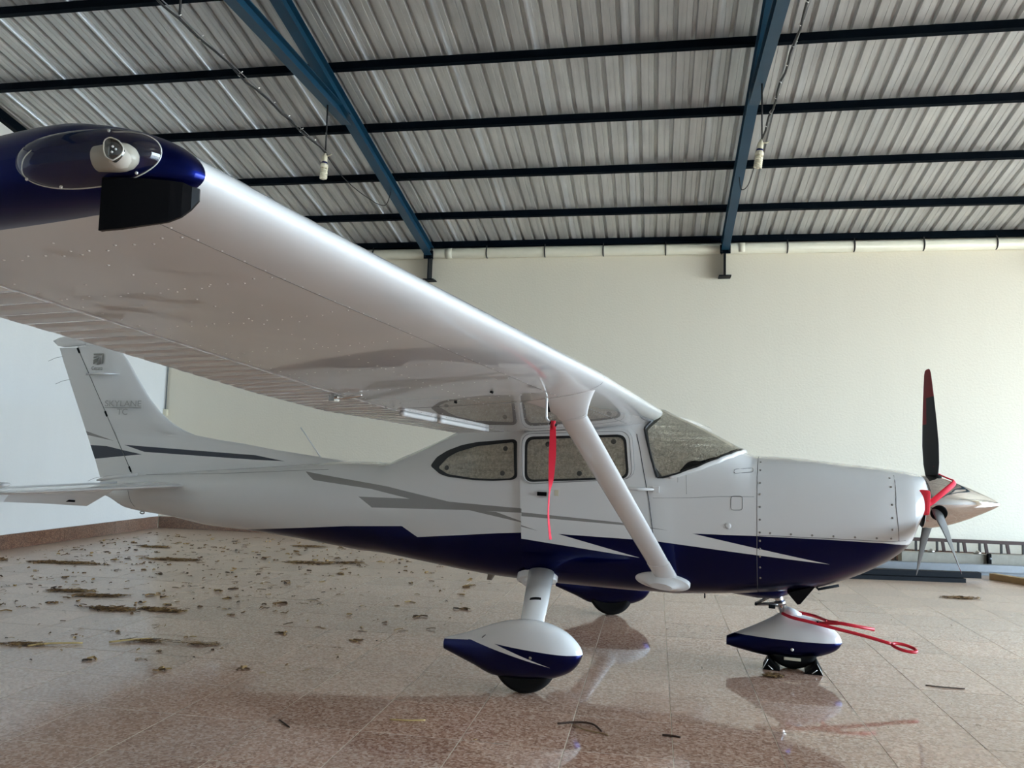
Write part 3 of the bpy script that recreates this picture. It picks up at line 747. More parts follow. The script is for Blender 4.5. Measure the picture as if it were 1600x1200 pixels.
# handle, lock, hinge arm
hp = surf(-0.11, 1.258, door_off(-0.11, 1.258))
hd = MB().bbox(hp + Vector((-0.022, -0.010, 0)), (0.075, 0.02, 0.030), 0.005); hd.build('handle', M['black_gloss'], door)
MB().bbox(hp + Vector((0.036, -0.014, 0)), (0.012, 0.028, 0.044), 0.003).build('handle_stop', M['chrome'], door)
lp = surf(-0.018, 1.270, door_off(-0.018, 1.27)); MB().bbox(lp + Vector((0, -0.001, 0)), (0.034, 0.004, 0.046), 0.001).build('lock_plate', M['cream'], door)
MB().tube([surf(0.43, 1.325, 0.02), surf(0.60, 1.325, 0.016), surf(0.73, 1.325, 0.012)], 0.012, 8).build('hinge_arm', M['white'], door)
MB().bbox(surf(0.745, 1.325, 0.012), (0.05, 0.02, 0.05), 0.004).build('hinge_bracket', M['white'], fus_o)

# rear side windows
RW_O = round_poly([(-1.123, 1.442), (-1.075, 1.515), (-0.984, 1.570), (-0.853, 1.618), (-0.717, 1.645), (-0.391, 1.676), (-0.362, 1.660), (-0.345, 1.380), (-0.378, 1.356), (-0.550, 1.342), (-0.716, 1.342), (-0.948, 1.360), (-1.021, 1.378)], 0.02, 3)
RW_I = round_poly([(-1.046, 1.429), (-0.968, 1.515), (-0.885, 1.560), (-0.711, 1.612), (-0.389, 1.652), (-0.368, 1.389), (-0.400, 1.367), (-0.551, 1.357), (-0.717, 1.357), (-0.950, 1.381)], 0.02, 3)
rw = patch('rear_window', RW_I, M['glass'], 0.005, air, step=0.1, sides=(-1,))
patch('window_seal', RW_O, M['seal'], 0.006, rw, skirt=0.01, step=0.08, holes=[RW_I])
sh = patch('window_sunshade', RW_I, M['foil'], 0.0025, None, step=0.04)
shade_thing(sh, 'silver foil sunshade behind the tapered rear side window')
for x, z in ((-0.965, 1.432), (-0.455, 1.600), (-0.470, 1.405)): cup(x, z, 0.003, sh)

# windshield: a strip of the body surface between the base line and the rear edge, wrapped over the top
def th_of(x, z):
    _, zt, zb, w, zm, nt_, nb_ = sec(x); u = min(max((z - zm) / (zt - zm), 0), 1)
    return math.asin(min(1, u ** (nt_ / 2))) / (PI / 2)
base_line = [(0.750, 1.412), (0.797, 1.414), (0.904, 1.446), (1.040, 1.499), (1.173, 1.556), (1.260, 1.596), (1.318, 1.622)]
rear_line = [(0.735, 1.452), (0.700, 1.560), (0.662, 1.690), (0.640, 1.775), (0.690, 1.835), (0.715, 1.872)]
def chain(pts, top_x):
    q = [(x, th_of(x, z)) for x, z in pts] + [(top_x, 1.0)]; return q
def resample(q, n):
    d = [0]
    for a, b in zip(q, q[1:]): d.append(d[-1] + math.hypot(b[0] - a[0], (b[1] - a[1]) * 0.6))
    out = []
    for k in range(n + 1):
        s = d[-1] * k / n; i = min(max(bisect.bisect_right(d, s) - 1, 0), len(q) - 2); t = (s - d[i]) / max(1e-9, d[i + 1] - d[i])
        out.append((lerp(q[i][0], q[i + 1][0], t), lerp(q[i][1], q[i + 1][1], t)))
    return out
NB = 40
bch = resample(chain(base_line, 1.336), NB); rch = resample(chain(rear_line, 0.66), NB)
def ws_point(i, t, off, side):
    x = lerp(rch[i][0], bch[i][0], t); a = lerp(rch[i][1], bch[i][1], t)
    y, z = sp(x, min(a, 1.0)); _, zt, zb, w, zm, nt_, nb_ = sec(x)
    n = Vector((0.45 * (z - 1.3), y * 1.3, (z - zm) * 0.9)).normalized()
    return Vector((x + n.x * off, side * (y + n.y * off), z + n.z * off))
def ws_mesh(t0, t1, off, i0=0, i1=NB, nt_=10):
    mb = MB()
    rows = [(-1, i) for i in range(i0, i1 + 1)] + [(1, i) for i in range(i1 - 1 if i1 == NB else i1, i0 - 1, -1)]
    return mb.loft([[ws_point(i, lerp(t0, t1, k / nt_), off, sd) for k in range(nt_ + 1)] for sd, i in rows], closed=False)
ws = ws_mesh(0.0, 1.0, 0.012).build('windshield', M['glass'], air)
mb = MB()
for sd in (-1, 1):
    mb.tube([ws_point(i, 0.0, 0.009, sd) for i in range(NB - 6)], 0.010, 6); mb.tube([ws_point(i, 1.0, 0.009, sd) for i in range(NB + 1)], 0.008, 6)
mb.tube([ws_point(0, k / 6, 0.009, -1) for k in range(7)], 0.011, 6); mb.tube([ws_point(0, k / 6, 0.009, 1) for k in range(7)], 0.011, 6)
mb.build('window_seal', M['seal'], ws)
sh = ws_mesh(0.06, 0.965, 0.005, 2, NB, 16).build('window_sunshade', M['foil'])
shade_thing(sh, 'crinkled silver foil sunshade filling the windshield')
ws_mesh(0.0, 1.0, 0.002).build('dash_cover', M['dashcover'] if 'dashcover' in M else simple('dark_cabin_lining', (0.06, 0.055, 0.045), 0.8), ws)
# dark glare shield showing at the foot of the windshield
gs = MB()
gp = [(0.905, 1.458), (0.960, 1.525), (1.000, 1.545), (1.060, 1.540), (1.150, 1.572), (1.190, 1.572), (1.040, 1.507)]
bm_o = patch('glare_shield', round_poly(gp, 0.02, 3), M['black'], 0.0085, ws, step=0.05)
# white lip below the windshield
mb = MB(); mb.tube([ws_point(i, 1.035, 0.004, -1) for i in range(4, NB + 1)], 0.018, 8, squash=0.5); mb.tube([ws_point(i, 1.035, 0.004, 1) for i in range(4, NB + 1)], 0.018, 8, squash=0.5)
mb.build('windshield_lip', M['white'], ws)

# panel seams, screws and small hatches
def seam(pts, r=0.0022, parent=fus_o, nm='panel_seam'):
    q = []
    for (x0, z0), (x1, z1) in zip(pts, pts[1:]):
        n = max(2, int(math.hypot(x1 - x0, z1 - z0) / 0.04))
        q += [surf(lerp(x0, x1, k / n), lerp(z0, z1, k / n), 0.0) for k in range(n)]
    q.append(surf(*pts[-1], 0.0)); MB().tube(q, r, 5).build(nm, M['groove'], parent)
seam([(1.4605, 1.57), (1.4605, 0.62)], 0.0015, cowl)
seam([(2.385, 1.48), (2.376, 1.276), (2.397, 1.030)], 0.0025, cowl)
seam([(1.470, 1.030), (1.960, 1.031), (2.36, 1.026), (2.44, 1.035), (2.53, 1.005)], 0.0022, cowl)
seam([(0.72, 1.262), (1.00, 1.275), (1.20, 1.293), (1.44, 1.300)], 0.0013)
seam([(0.96, 1.44), (0.965, 1.30)], 0.0013); seam([(0.90, 1.42), (0.90, 1.385)], 0.0013)
seam([(-4.55, 1.245), (-3.4, 1.30), (-2.2, 1.378)], 0.0018)
seam([(-4.60, 1.13), (-4.55, 0.98), (-4.50, 0.90)], 0.003)
hx = round_poly([(1.280, 1.299), (1.360, 1.302), (1.360, 1.202), (1.280, 1.199)], 0.02, 3)
seam(hx + hx[:1], 0.002, nm='hatch_outline')
seam(round_poly([(1.30, 1.492), (1.43, 1.505), (1.43, 1.475), (1.30, 1.462)], 0.012, 3), 0.0018, nm='hatch_outline')
def screw(x, z, parent, r=0.0075):
    MB().lathe([(0, r), (0.003, r), (0.004, r * 0.5)], surf(x, z, 0.0), nrm(x, z), 10).build('screw', M['screw'], parent)
for z in (1.548, 1.49, 1.40, 1.32, 1.23, 1.14, 1.05, 0.99, 0.935, 0.88, 0.80, 0.72): screw(1.480, z, cowl)
for x in (1.55, 1.69, 1.83, 1.97, 2.11, 2.25, 2.345): screw(x, 1.048, cowl)
for z in (1.46, 1.40, 1.28, 1.19, 1.11): screw(2.352, z, cowl)
MB().lathe([(0, 0.022), (0.006, 0.020), (0.009, 0.010)], surf(1.262, 1.085), nrm(1.262, 1.085), 16).build('vent_button', M['white'], fus_o)

# chin: cowl flap, exhaust, belly bulge
MB().loft([[(x, w * math.cos(a), 0.612 + 0.0 - d * max(0.02, -math.sin(a)) if math.sin(a) < 0 else 0.64) for a in [2 * PI * k / 20 for k in range(20)]] for x, w, d in ((1.10, 0.05, 0.04), (1.25, 0.16, 0.085), (1.45, 0.20, 0.105), (1.60, 0.18, 0.10), (1.70, 0.06, 0.05))]).build('belly_fairing', M['navy'], fus_o)
mb = MB(); fl = [(1.665, 0.60), (1.86, 0.66), (1.755, 0.525), (1.735, 0.520)]
mb.add([(x, y, z) for y in (-0.27, -0.10) for x, z in fl], [(0, 1, 2, 3), (7, 6, 5, 4), (0, 4, 5, 1), (1, 5, 6, 2), (2, 6, 7, 3), (3, 7, 4, 0)]); mb.build('cowl_flap', M['black_gloss'], cowl)
MB().tube([(1.84, -0.22, 0.68), (1.88, -0.22, 0.635), (2.02, -0.22, 0.672)], 0.010, 8).build('exhaust_stub', M['darksteel'], cowl)
MB().tube([(1.06, -0.10, 0.56), (1.06, -0.10, 0.485)], 0.006, 6).build('drain_tube', M['darksteel'], fus_o)
mb = MB(); mb.loft([[(-0.76 + a, y, 0.60) for a, y in ((0.0, 0), (0.03, 0.006), (0.09, 0.006), (0.11, 0), (0.09, -0.006), (0.03, -0.006))], [(-0.80 + a, y, 0.475) for a, y in ((0.02, 0), (0.03, 0.004), (0.05, 0.004), (0.065, 0), (0.05, -0.004), (0.03, -0.004))]])
mb.build('belly_antenna', M['concrete'], fus_o)

# spinner, propeller
PX, PZ = 2.655, 1.292
spin = MB().lathe([(-0.055, 0.185), (-0.050, 0.190), (0.0, 0.190), (0.08, 0.176), (0.16, 0.150), (0.25, 0.114), (0.33, 0.076), (0.40, 0.040), (0.43, 0.022), (0.445, 0.010), (0.450, 0.002)], (PX, 0, PZ), (1, 0, 0), 48).build('spinner', M['chrome'], air)
MB().lathe([(-0.070, 0.17), (-0.056, 0.188)], (PX, 0, PZ), (1, 0, 0), 40).build('backplate', M['black'], spin)
prop = empty('propeller', (PX + 0.02, 0, PZ), 0, air)
def blade(ang, tape=False):
    """blade axis in the y-z plane at ang from straight up; seen from the cockpit the prop turns clockwise"""
    A = Vector((0, math.sin(ang), math.cos(ang)))
    Fw = Vector((1, 0, 0)); Tn = A.cross(Fw) * -1                      # direction of motion
    if Tn.dot(Vector((0, -math.cos(ang), math.sin(ang)))) < 0: Tn = -Tn
    st = [(0.12, 0.070, 0.060, 60), (0.20, 0.098, 0.050, 52), (0.28, 0.128, 0.036, 46), (0.42, 0.150, 0.026, 38), (0.58, 0.150, 0.019, 31), (0.78, 0.128, 0.013, 26), (0.88, 0.112, 0.010, 23), (0.96, 0.094, 0.008, 21), (0.99, 0.070, 0.006, 21), (1.0, 0.036, 0.004, 21)]
    rings = []
    for r, c, t, b in st:
        b = math.radians(b); ch = Tn * math.cos(b) + Fw * math.sin(b); up = Fw * math.cos(b) - Tn * math.sin(b); ring = []
        for k in range(16):
            a = 2 * PI * k / 16; xx = math.cos(a); yy = math.sin(a)
            ring.append(A * r + ch * (c * 0.5 * xx) + up * (t * 0.5 * yy * (1.0 if yy > 0 else 0.35)))
        rings.append(ring)
    mb = MB(); n = 16
    for i in range(len(rings) - 1):
        for j in range(n):
            k = (j + 1) % n; front = math.sin(2 * PI * (j + 0.5) / n) > 0
            red = st[i][0] >= 0.77
            if tape and 0.55 < st[i][0] < 0.80 and j in (8, 9, 10): red = True
            mb.add([rings[i][j], rings[i][k], rings[i + 1][k], rings[i + 1][j]], [(0, 1, 2, 3)], 1 if front else (2 if red else 0), True)
    mb.add(rings[-1], [tuple(range(n))], 2); mb.add(rings[0], [tuple(range(n))], 0)
    me = mb.mesh('blade', [M['blade_black'], M['blade_metal'], M['blade_red']])
    bm = bmesh.new(); bm.from_mesh(me); bmesh.ops.remove_doubles(bm, verts=bm.verts, dist=1e-5); bmesh.ops.recalc_face_normals(bm, faces=bm.faces); bm.to_mesh(me); bm.free()
    o = link(bpy.data.objects.new('blade', me), prop); return o
PROT = math.radians(8)
for k in range(3):
    a = PROT + k * 2 * PI / 3; blade(a, k == 0)
    A = Vector((0, math.sin(a), math.cos(a)))
    MB().lathe([(0.10, 0.056), (0.191, 0.056), (0.193, 0.050)], Vector((PX + 0.03, 0, PZ)), A, 24).build('blade_hole', M['black'], spin)

# ------------------------------------------------------------------ wings
ZTE = [(0.5, 1.7118), (2.60, 1.782), (3.37, 1.822), (4.60, 1.912), (5.40, 1.962)]
def wing_at(y):
    xl = 0.77 if y < 2.54 else lerp(0.77, 0.66, (y - 2.54) / 2.91)
    c = 1.63 if y < 2.54 else lerp(1.63, 1.12, (y - 2.54) / 2.91)
    return xl, 1.885 + 0.031 * y, c, interp(y, ZTE)
def af(s, t=0.125):
    """upper and lower surface of a cambered section at chord fraction s"""
    yt = 5 * t * (0.2969 * math.sqrt(max(s, 0)) - 0.1260 * s - 0.3516 * s * s + 0.2843 * s ** 3 - 0.1036 * s ** 4)
    m, p_ = 0.022, 0.4
    yc = m / p_ ** 2 * (2 * p_ * s - s * s) if s < p_ else m / (1 - p_) ** 2 * (1 - 2 * p_ + 2 * p_ * s - s * s)
    return yc + yt, yc - yt
def wp(y, s, upper, dz=0.0):
    xl, zl, c, zt = wing_at(y); u, l = af(s)
    if y > 4.6 and upper: u += 0.036 / c * min(1.0, (y - 4.6) / 0.85) ** 2 * min(1.0, s / 0.22) ** 0.7 * min(1.0, (1.0 - s) / 0.3)
    if y > 4.6 and not upper: l += 0.013 / c * min(1.0, (y - 4.6) / 0.85) ** 2 * min(1.0, s / 0.22) ** 0.7 * min(1.0, (1.0 - s) / 0.3)
    return Vector((xl - c * s, -y, lerp(zl, zt, s) + c * (u if upper else l) + dz))
HG = 0.735
def cosp(n, a=0.0, b=1.0): return [a + (b - a) * (1 - math.cos(PI * k / n)) / 2 for k in range(n + 1)]
def wing(side, name, full):
    MX = Matrix.Diagonal((1, side, 1, 1))          # side 1: starboard as built (-y), -1: mirrored
    def fin_(o):
        if side == -1:
            for v in o.data.vertices: v.co.z += 0.020 * min(0.0, v.co.y + 0.5)
            o.data.transform(Matrix.Diagonal((1, -1, 1, 1))); o.data.flip_normals()
        return o
    ys = [0.45, 0.6, 0.9, 1.3, 1.8, 2.3, 2.54, 2.9, 3.4, 3.9, 4.4, 4.9, 5.1, 5.25, 5.35, 5.45]
    ss = [HG * (1 - math.cos(PI / 2 * k / 22)) for k in range(23)]
    rings = [[wp(y, s, True) for s in ss[::-1]] + [wp(y, s, False) for s in ss[1:]] for y in ys]
    w = fin_(MB().loft(rings).build(name, M['white_wing'], air, 40))
    def tail_piece(nm, ya, yb, bead, n):
        yy = [lerp(ya, yb, k / n) for k in range(n + 1)]
        sp_ = [HG + 0.006 + (0.998 - HG - 0.006) * q for q in (0, 0.04, 0.12, 0.3, 0.5, 0.7, 0.88, 1.0)]
        rr = []
        for k, y in enumerate(yy):
            up = [wp(y, s, True) for s in sp_[::-1]]; lo = []
            for s in sp_[1:]:
                f = max(0.0, math.sin((y - ya) / bead * 2 * PI)) ** 2 * min(1.0, (s - HG) / 0.05)
                lo.append(wp(y, s, False, 0.0055 * f))
            rr.append(up + lo)
        return fin_(MB().loft(rr).build(nm, M['white_wing'], w, 50))
    tail_piece('flap', 0.58, 2.60, 0.105, 190 if full else 20)
    tail_piece('aileron', 2.63, 5.40, 0.105, 250 if full else 26)
    # strut, its upper fairing and foot
    top = wp(2.46, 0.16, False); top = Vector((0.555, -2.46, 1.80)); bot = Vector((0.800, -0.505, 0.700))
    d = (bot - top).normalized()
    def sect(p, chord, thick, ax=None):
        cx = Vector((1, 0, 0)); cx = (cx - d * cx.dot(d)).normalized(); tz = d.cross(cx)
        return [p + cx * (chord * (0.5 * math.cos(a) + 0.06 * math.cos(2 * a))) + tz * (thick * 0.5 * math.sin(a)) for a in [2 * PI * k / 28 for k in range(28)]]
    st = fin_(MB().loft([sect(top + d * 0.035, 0.160, 0.062), sect(lerp(top, bot, 0.5), 0.160, 0.062), sect(bot + d * 0.03, 0.160, 0.062)]).build('wing_strut', M['white'], air, 40))
    # flared upper fairing, lofted from strut section to the wing underside
    lo_ = []; hi_ = []
    for k in range(36):
        a = 2 * PI * k / 36
        q = top + d * 0.045; cx_ = (Vector((1, 0, 0)) - d * d.x).normalized(); tz = d.cross(cx_)
        lo_.append(q + cx_ * (0.166 * (0.5 * math.cos(a) + 0.06 * math.cos(2 * a))) + tz * (-0.036 * math.sin(a)))
        hx_, hy_ = 0.515 + 0.195 * math.cos(a), -2.50 + 0.050 * math.sin(a)
        s = (wing_at(-hy_)[0] - hx_) / 1.63; hi_.append(Vector((hx_, hy_, wp(-hy_, s, False).z + 0.002)))
    if (lo_[9] - lo_[27]).y * (hi_[9] - hi_[27]).y < 0: lo_ = [lo_[-k] for k in range(36)]
    rr = [[Vector((lerp(p.x, q.x, t ** 1.5), lerp(p.y, q.y, t ** 1.5), lerp(p.z, q.z, t))) for p, q in zip(lo_, hi_)] for t in (0, 0.2, 0.4, 0.6, 0.8, 0.93, 1.0)]
    fin_(MB().loft(rr).build('strut_fairing', M['white'], st, 35))
    # lower fairing: oval flange plus flare, hugging the fuselage side
    cx, cz = 0.785, 0.648; n = Vector((0.0, -0.80, -0.60)).normalized(); ux = Vector((1, 0, -0.10)).normalized(); uz = n.cross(ux)
    o = Vector((cx, -0.475, cz)) - n * 0.035
    prof = [(0.0, 1.0), (0.045, 1.0), (0.053, 0.975), (0.060, 0.86), (0.080, 0.66), (0.105, 0.50), (0.12, 0.40)]
    rr = [[o + n * h + ux * (0.205 * q * math.cos(a)) + uz * (0.080 * q * math.sin(a)) + Vector((0.0, 0, 0.030 * (1 - q))) for a in [2 * PI * k / 36 for k in range(36)]] for h, q in prof]
    fin_(MB().loft(rr).build('strut_foot', M['white'], st, 35))
    if not full: return w, fin_
    # cuff ring where the strut skin ends
    MB().loft([sect(lerp(top, bot, 0.90), 0.166, 0.068), sect(bot + d * 0.02, 0.168, 0.070)]).build('strut_cuff', M['white'], st, 35)
    return w, fin_
wr, _ = wing(1, 'wing', True)
wl, _ = wing(-1, 'wing', False)
# slots in the strut fairing
MB().box((0.470, -2.548, 1.815), (0.010, 0.010, 0.055), Matrix.Rotation(-0.25, 3, 'Y')).build('fairing_slot', M['black'], [o for o in air.children if o.name == 'wing_strut'][0])

# rivets and seams on the starboard underside
mb = MB()
def rivet(y, s, r=0.0042):
    p = wp(y, s, False); a = []
    for ring, (rr, h) in enumerate(((r, 0.0), (r * 0.7, 0.0018))):
        a.append([p + Vector((rr * math.cos(2 * PI * k / 6), rr * math.sin(2 * PI * k / 6), -h)) for k in range(6)])
    mb.loft(a, True, (False, True), smooth=True)
y = 0.7
while y < 5.42:
    rivet(y, 0.145); rivet(y + 0.02, 0.705)
    if y > 2.5: rivet(y + 0.01, 0.40)
    y += 0.075
for yr in (1.1, 1.65, 2.2, 2.8, 3.3, 3.8, 4.25, 4.65, 5.0, 5.30):
    k = 0
    for s in [0.16 + 0.035 * q for q in range(16)]:
        rivet(yr + 0.012 * math.sin(k * 2.1), s); k += 1
for q in range(6): rivet(4.0 + 0.2 * q, 0.30 + 0.01 * (q % 2)); rivet(4.1 + 0.2 * q, 0.55)
tag(mb.build('rivets', M['rivet'], wr), kind='stuff')
MB().tube([wp(lerp(0.6, 5.43, k / 40), 0.145 + 0.004, False, 0.0008) for k in range(41)], 0.0016, 5).build('skin_seam', M['groove'], wr)
MB().tube([wp(2.56, s, False, 0.0005) for s in cosp(20, 0.005, 0.72)] , 0.0016, 5).build('skin_seam', M['groove'], wr)
MB().tube([wp(2.56, s, True, -0.0005) for s in cosp(12, 0.0, 0.2)] , 0.0016, 5).build('skin_seam', M['groove'], wr)
# hinge bracket with a bonding strap and flap tracks seen below the aileron line
hb = MB(); p = wp(3.22, 0.73, False); hb.tube([p + Vector((0.10, 0, -0.004)), p + Vector((0.0, 0, -0.018)), p + Vector((-0.09, 0.02, -0.006))], 0.009, 6); hb.box(p + Vector((-0.05, 0.0, -0.02)), (0.03, 0.05, 0.03)); hb.build('aileron_hinge', M['chrome'], wr)
for yy, s in ((3.0, 0.28), (2.75, 0.46)):
    q = wp(yy, s, False); MB().tube([q, q + Vector((-0.004, 0, -0.010))], 0.009, 6).build('drain_pin', M['black'], wr)
for ya, yb in ((1.95, 2.42), (1.0, 1.88)):
    MB().tube([wp(lerp(ya, yb, k / 10), HG + 0.01, False, -0.012) for k in range(11)], 0.017, 8).build('flap_edge', M['white'], wr)

# vent tube beside the strut, red streamer hung on it
vt = MB().tube(curve_pts([(0.475, -2.60, 1.86), (0.475, -2.60, 1.775), (0.480, -2.60, 1.748), (0.505, -2.60, 1.728), (0.520, -2.60, 1.722)], 5), 0.0075, 8).build('vent_tube', M['white'], wr)
MB().tube([(0.498, -2.60, 1.735), (0.530, -2.60, 1.716)], 0.011, 8).build('tube_cap', M['black'], vt)

def ribbon(name, pts, widths, lb, cat, twist, parent=None, mat='ribbon', plane=True):
    P = curve_pts(pts, 10); n = len(P); rings = []
    for i, p in enumerate(P):
        t = i / (n - 1); wdt = interp(t, widths); a = interp(t, twist); tt = (P[min(i + 1, n - 1)] - P[max(i - 1, 0)]).normalized()
        e1 = Vector((math.cos(a), math.sin(a), 0)); e1 = (e1 - tt * e1.dot(tt)).normalized(); e2 = tt.cross(e1)
        rings.append([p + e1 * wdt / 2 + e2 * 0.0012, p - e1 * wdt / 2 + e2 * 0.0012, p - e1 * wdt / 2 - e2 * 0.0012, p + e1 * wdt / 2 - e2 * 0.0012])
    o = MB().loft(rings, smooth=False).build(name, M[mat], parent)
    if lb: o.matrix_world = PLANE; tag(o, lb, cat)
    return o
stq = ribbon('warning_streamer', [(0.512, -2.60, 1.716), (0.513, -2.60, 1.60), (0.508, -2.598, 1.45), (0.500, -2.60, 1.36), (0.499, -2.602, 1.25), (0.512, -2.60, 1.135)], [(0, 0.030), (0.25, 0.038), (0.42, 0.026), (0.55, 0.010), (0.8, 0.012), (1, 0.016)], 'long red streamer hanging from the vent tube under the wing in front of the door', 'streamer', [(0, 0.1), (0.4, 0.4), (0.6, 1.2), (1, 0.9)])
MB().lathe([(-0.014, 0.006), (0, 0.016), (0.012, 0.016), (0.03, 0.012)], (0.513, -2.60, 1.712), (0, 0, 1), 12).build('sleeve', M['red'], stq)

# wing tip cap, lens and navigation lamp (starboard), plain cap to port
YJ = 5.45
def tipD(x):
    """how far the rounded tip reaches outboard of the joint at station x"""
    xx = min(max((wing_at(YJ)[0] - x) / 1.12, 0.0), 1.0)
    f = math.sqrt(max(0.0, 1 - (1 - min(1, xx / 0.28)) ** 2)) * min(1.0, 0.35 + (1 - xx) * 1.6)
    return 0.115 * f
def tip(side, w):
    ss = [q * q for q in [k / 34 for k in range(35)]]; rr = []
    for k in range(11):
        q = k / 10 * PI / 2; yo = math.sin(q); zs = max(0.0, 1 - yo ** 2.5) ** (1 / 2.5) if k < 10 else 0.0; ring = []
        for s, upf in [(s, True) for s in ss[::-1]] + [(s, False) for s in ss[1:-1]]:
            p = wp(YJ, s, upf); m = (wp(YJ, s, True) + wp(YJ, s, False)) / 2; x = p.x
            g = 0.003 * math.sin(min(1, k / 2) * PI / 2) * min(1, s / 0.03)
            ring.append(Vector((x, (-YJ - tipD(x) * yo) * side, m.z + (p.z - m.z) * zs + (g if upf else -g) * zs - (0.020 * min(0.0, -YJ + 0.5) * -1 if side == -1 else 0))))
        rr.append(ring)
    return MB().loft(rr).build('wing_tip', M['navy'], w, 60)
cap = tip(1, wr); tip(-1, wl)
# drooped black fence under the tip
FN = [(0.525, 1.936), (0.560, 1.940), (0.600, 1.948), (0.630, 1.957), (0.645, 1.969), (0.654, 1.985), (0.659, 2.005)]
rr = []
for x, zb in FN:
    y = -YJ - tipD(x) - 0.002; zt = 2.030 if x < 0.65 else 2.026
    n = Vector((0.0, 1, 0)) if x < 0.6 else Vector((-0.5, 0.86, 0))
    rr.append([Vector((x, y, zt)), Vector((x, y, zb)), Vector((x, y, zb)) + n * 0.008, Vector((x, y, zt)) + n * 0.008])
MB().loft(rr, smooth=False).build('tip_fence', M['black_gloss'], cap)
# clear lens: a shallow dome that follows the tip's curve
LX, LZ_, LA, LB = 0.489, 2.067, 0.127, 0.049
def sup(a, n=2.3): ca, sa = math.cos(a), math.sin(a); return (math.copysign(abs(ca) ** (2 / n), ca), math.copysign(abs(sa) ** (2 / n), sa))
def tsurf(x): return -YJ - tipD(x)
rr = []
for q, h in ((1.0, 0.002), (0.985, 0.012), (0.93, 0.022), (0.8, 0.031), (0.6, 0.037), (0.35, 0.040), (0.08, 0.041)):
    ring = []
    for k in range(56):
        u, v = sup(2 * PI * k / 56); x = LX + LA * u * q
        ring.append(Vector((x, tsurf(x) - h + 0.020 * abs(v * q) ** 3, LZ_ + LB * v * q + 0.010 * u * q)))
    rr.append(ring)
lens = MB().loft(rr, True, (False, True)).build('lamp_lens', M['lens'], cap)
MB().tube([Vector(p) for p in rr[0]] + [rr[0][0]], 0.0011, 6).build('lens_rim', M['rivet'], lens)
for k in (12, 33, 39, 44, 49):
    MB().lathe([(0, 0.0030), (0.002, 0.0028), (0.003, 0.0014)], rr[1][k] + Vector((0, 0.003, 0)), (0, -1, 0), 10).build('screw', M['rivet'], lens)
# dark tray behind the lens, cream lamp housing with a dark front window
hc = Vector((0.553, -5.546, 2.062)); HS = 1.32
nav = MB().lathe([(-0.036, 0.018), (-0.034, 0.0215), (0.0, 0.0250), (0.012, 0.0245), (0.024, 0.0215), (0.033, 0.015), (0.038, 0.007)], hc, Vector((0.97, 0.22, 0.06)), 28).build('lamp_housing', M['housing'], cap)
wc = hc + Vector((0.014, -0.0165, 0.004)); wn = Vector((0.30, -0.94, 0.12)).normalized(); wx = Vector((0.94, 0.30, 0)).normalized(); wz = wn.cross(wx)
out = [(HS * a, HS * b) for a, b in [(-0.013, 0.012), (-0.006, 0.016), (0.006, 0.011), (0.0135, 0.001), (0.011, -0.008), (0.001, -0.016), (-0.008, -0.011), (-0.012, -0.002)]]
out = round_poly(out, 0.005, 3)
if wz.z < 0: out = [(a, -b) for a, b in out]
MB().loft([[wc - wn * 0.010 + wx * a + wz * b for a, b in out], [wc + wn * 0.0075 + wx * a + wz * b for a, b in out]]).build('lamp_window', M['lamp_glass'], nav)
MB().tube([wc + wn * 0.0075 + wx * a * 1.03 + wz * b * 1.03 for a, b in out + out[:1]], 0.0013, 6).build('window_rim', M['housing'], nav)
for a, b in ((-0.001, 0.004), (0.005, -0.001), (-0.001, -0.006)): MB().lathe([(0, 0.0022), (0.002, 0.002), (0.003, 0.001)], wc + wn * 0.0075 + wx * a + wz * b, wn, 10).build('lamp_diode', M['rivet'], nav)

# ------------------------------------------------------------------ tail
FLE = [(1.20, -2.10), (1.447, -2.194), (1.50, -2.65), (1.535, -2.979), (1.588, -3.348), (1.62, -3.651), (1.659, -3.923), (1.714, -4.083), (1.783, -4.223), (1.879, -4.359), (2.028, -4.517), (2.24, -4.691), (2.429, -4.832), (2.517, -4.924), (2.575, -5.01)]
def fhinge(z): return lerp(-4.622, -5.494, (z - 1.255) / (2.577 - 1.255))
FTE = [(1.18, -5.08), (1.205, -5.09), (1.369, -5.164), (2.418, -5.699), (2.56, -5.765), (2.60, -5.79), (2.644, -5.874)]
rr = []
zs = [1.20, 1.30, 1.40, 1.447, 1.47, 1.50, 1.535, 1.56, 1.588, 1.62, 1.659, 1.714, 1.783, 1.879, 2.028, 2.24, 2.429, 2.517, 2.575]
for z in zs:
    le = interp(z, FLE); te = fhinge(z) + 0.006; T = lerp(0.062, 0.036, (z - 1.2) / 1.4); L = le - te; ring = []
    N_ = 18
    prof = []
    for k in range(N_ + 1):
        s = (1 - math.cos(PI * k / N_)) / 2; dist = s * L
        # rounded nose, then full thickness near the hinge
        hh = T * min(1.0, (0.12 + 0.88 * min(1, dist / 1.3) ** 0.8)) * min(1.0, math.sqrt(max(0.0, dist / 0.16))) if L > 0.9 else T * min(1.0, math.sqrt(max(0.0, dist / 0.18)))
        prof.append((le - dist, hh))
    ring = [Vector((x, -h, z)) for x, h in prof] + [Vector((x, h, z)) for x, h in prof[::-1][:-1]]
    rr.append(ring)
fin = MB().loft(rr).build('tail_fin', M['fin'], air, 40)
rr = []
for z in [1.205, 1.369, 1.7, 2.0, 2.3, 2.418, 2.52, 2.565]:
    h0 = fhinge(z) - 0.006; te = interp(z, FTE); T = lerp(0.058, 0.034, (z - 1.2) / 1.4)
    if z > 2.56: pass
    rr.append([Vector((h0, -T, z)), Vector((lerp(h0, te, 0.5), -T * 0.55, z)), Vector((te, -0.006, z)), Vector((te, 0.006, z)), Vector((lerp(h0, te, 0.5), T * 0.55, z)), Vector((h0, T, z))])
rud = MB().loft(rr).build('rudder', M['fin'], air, 30)
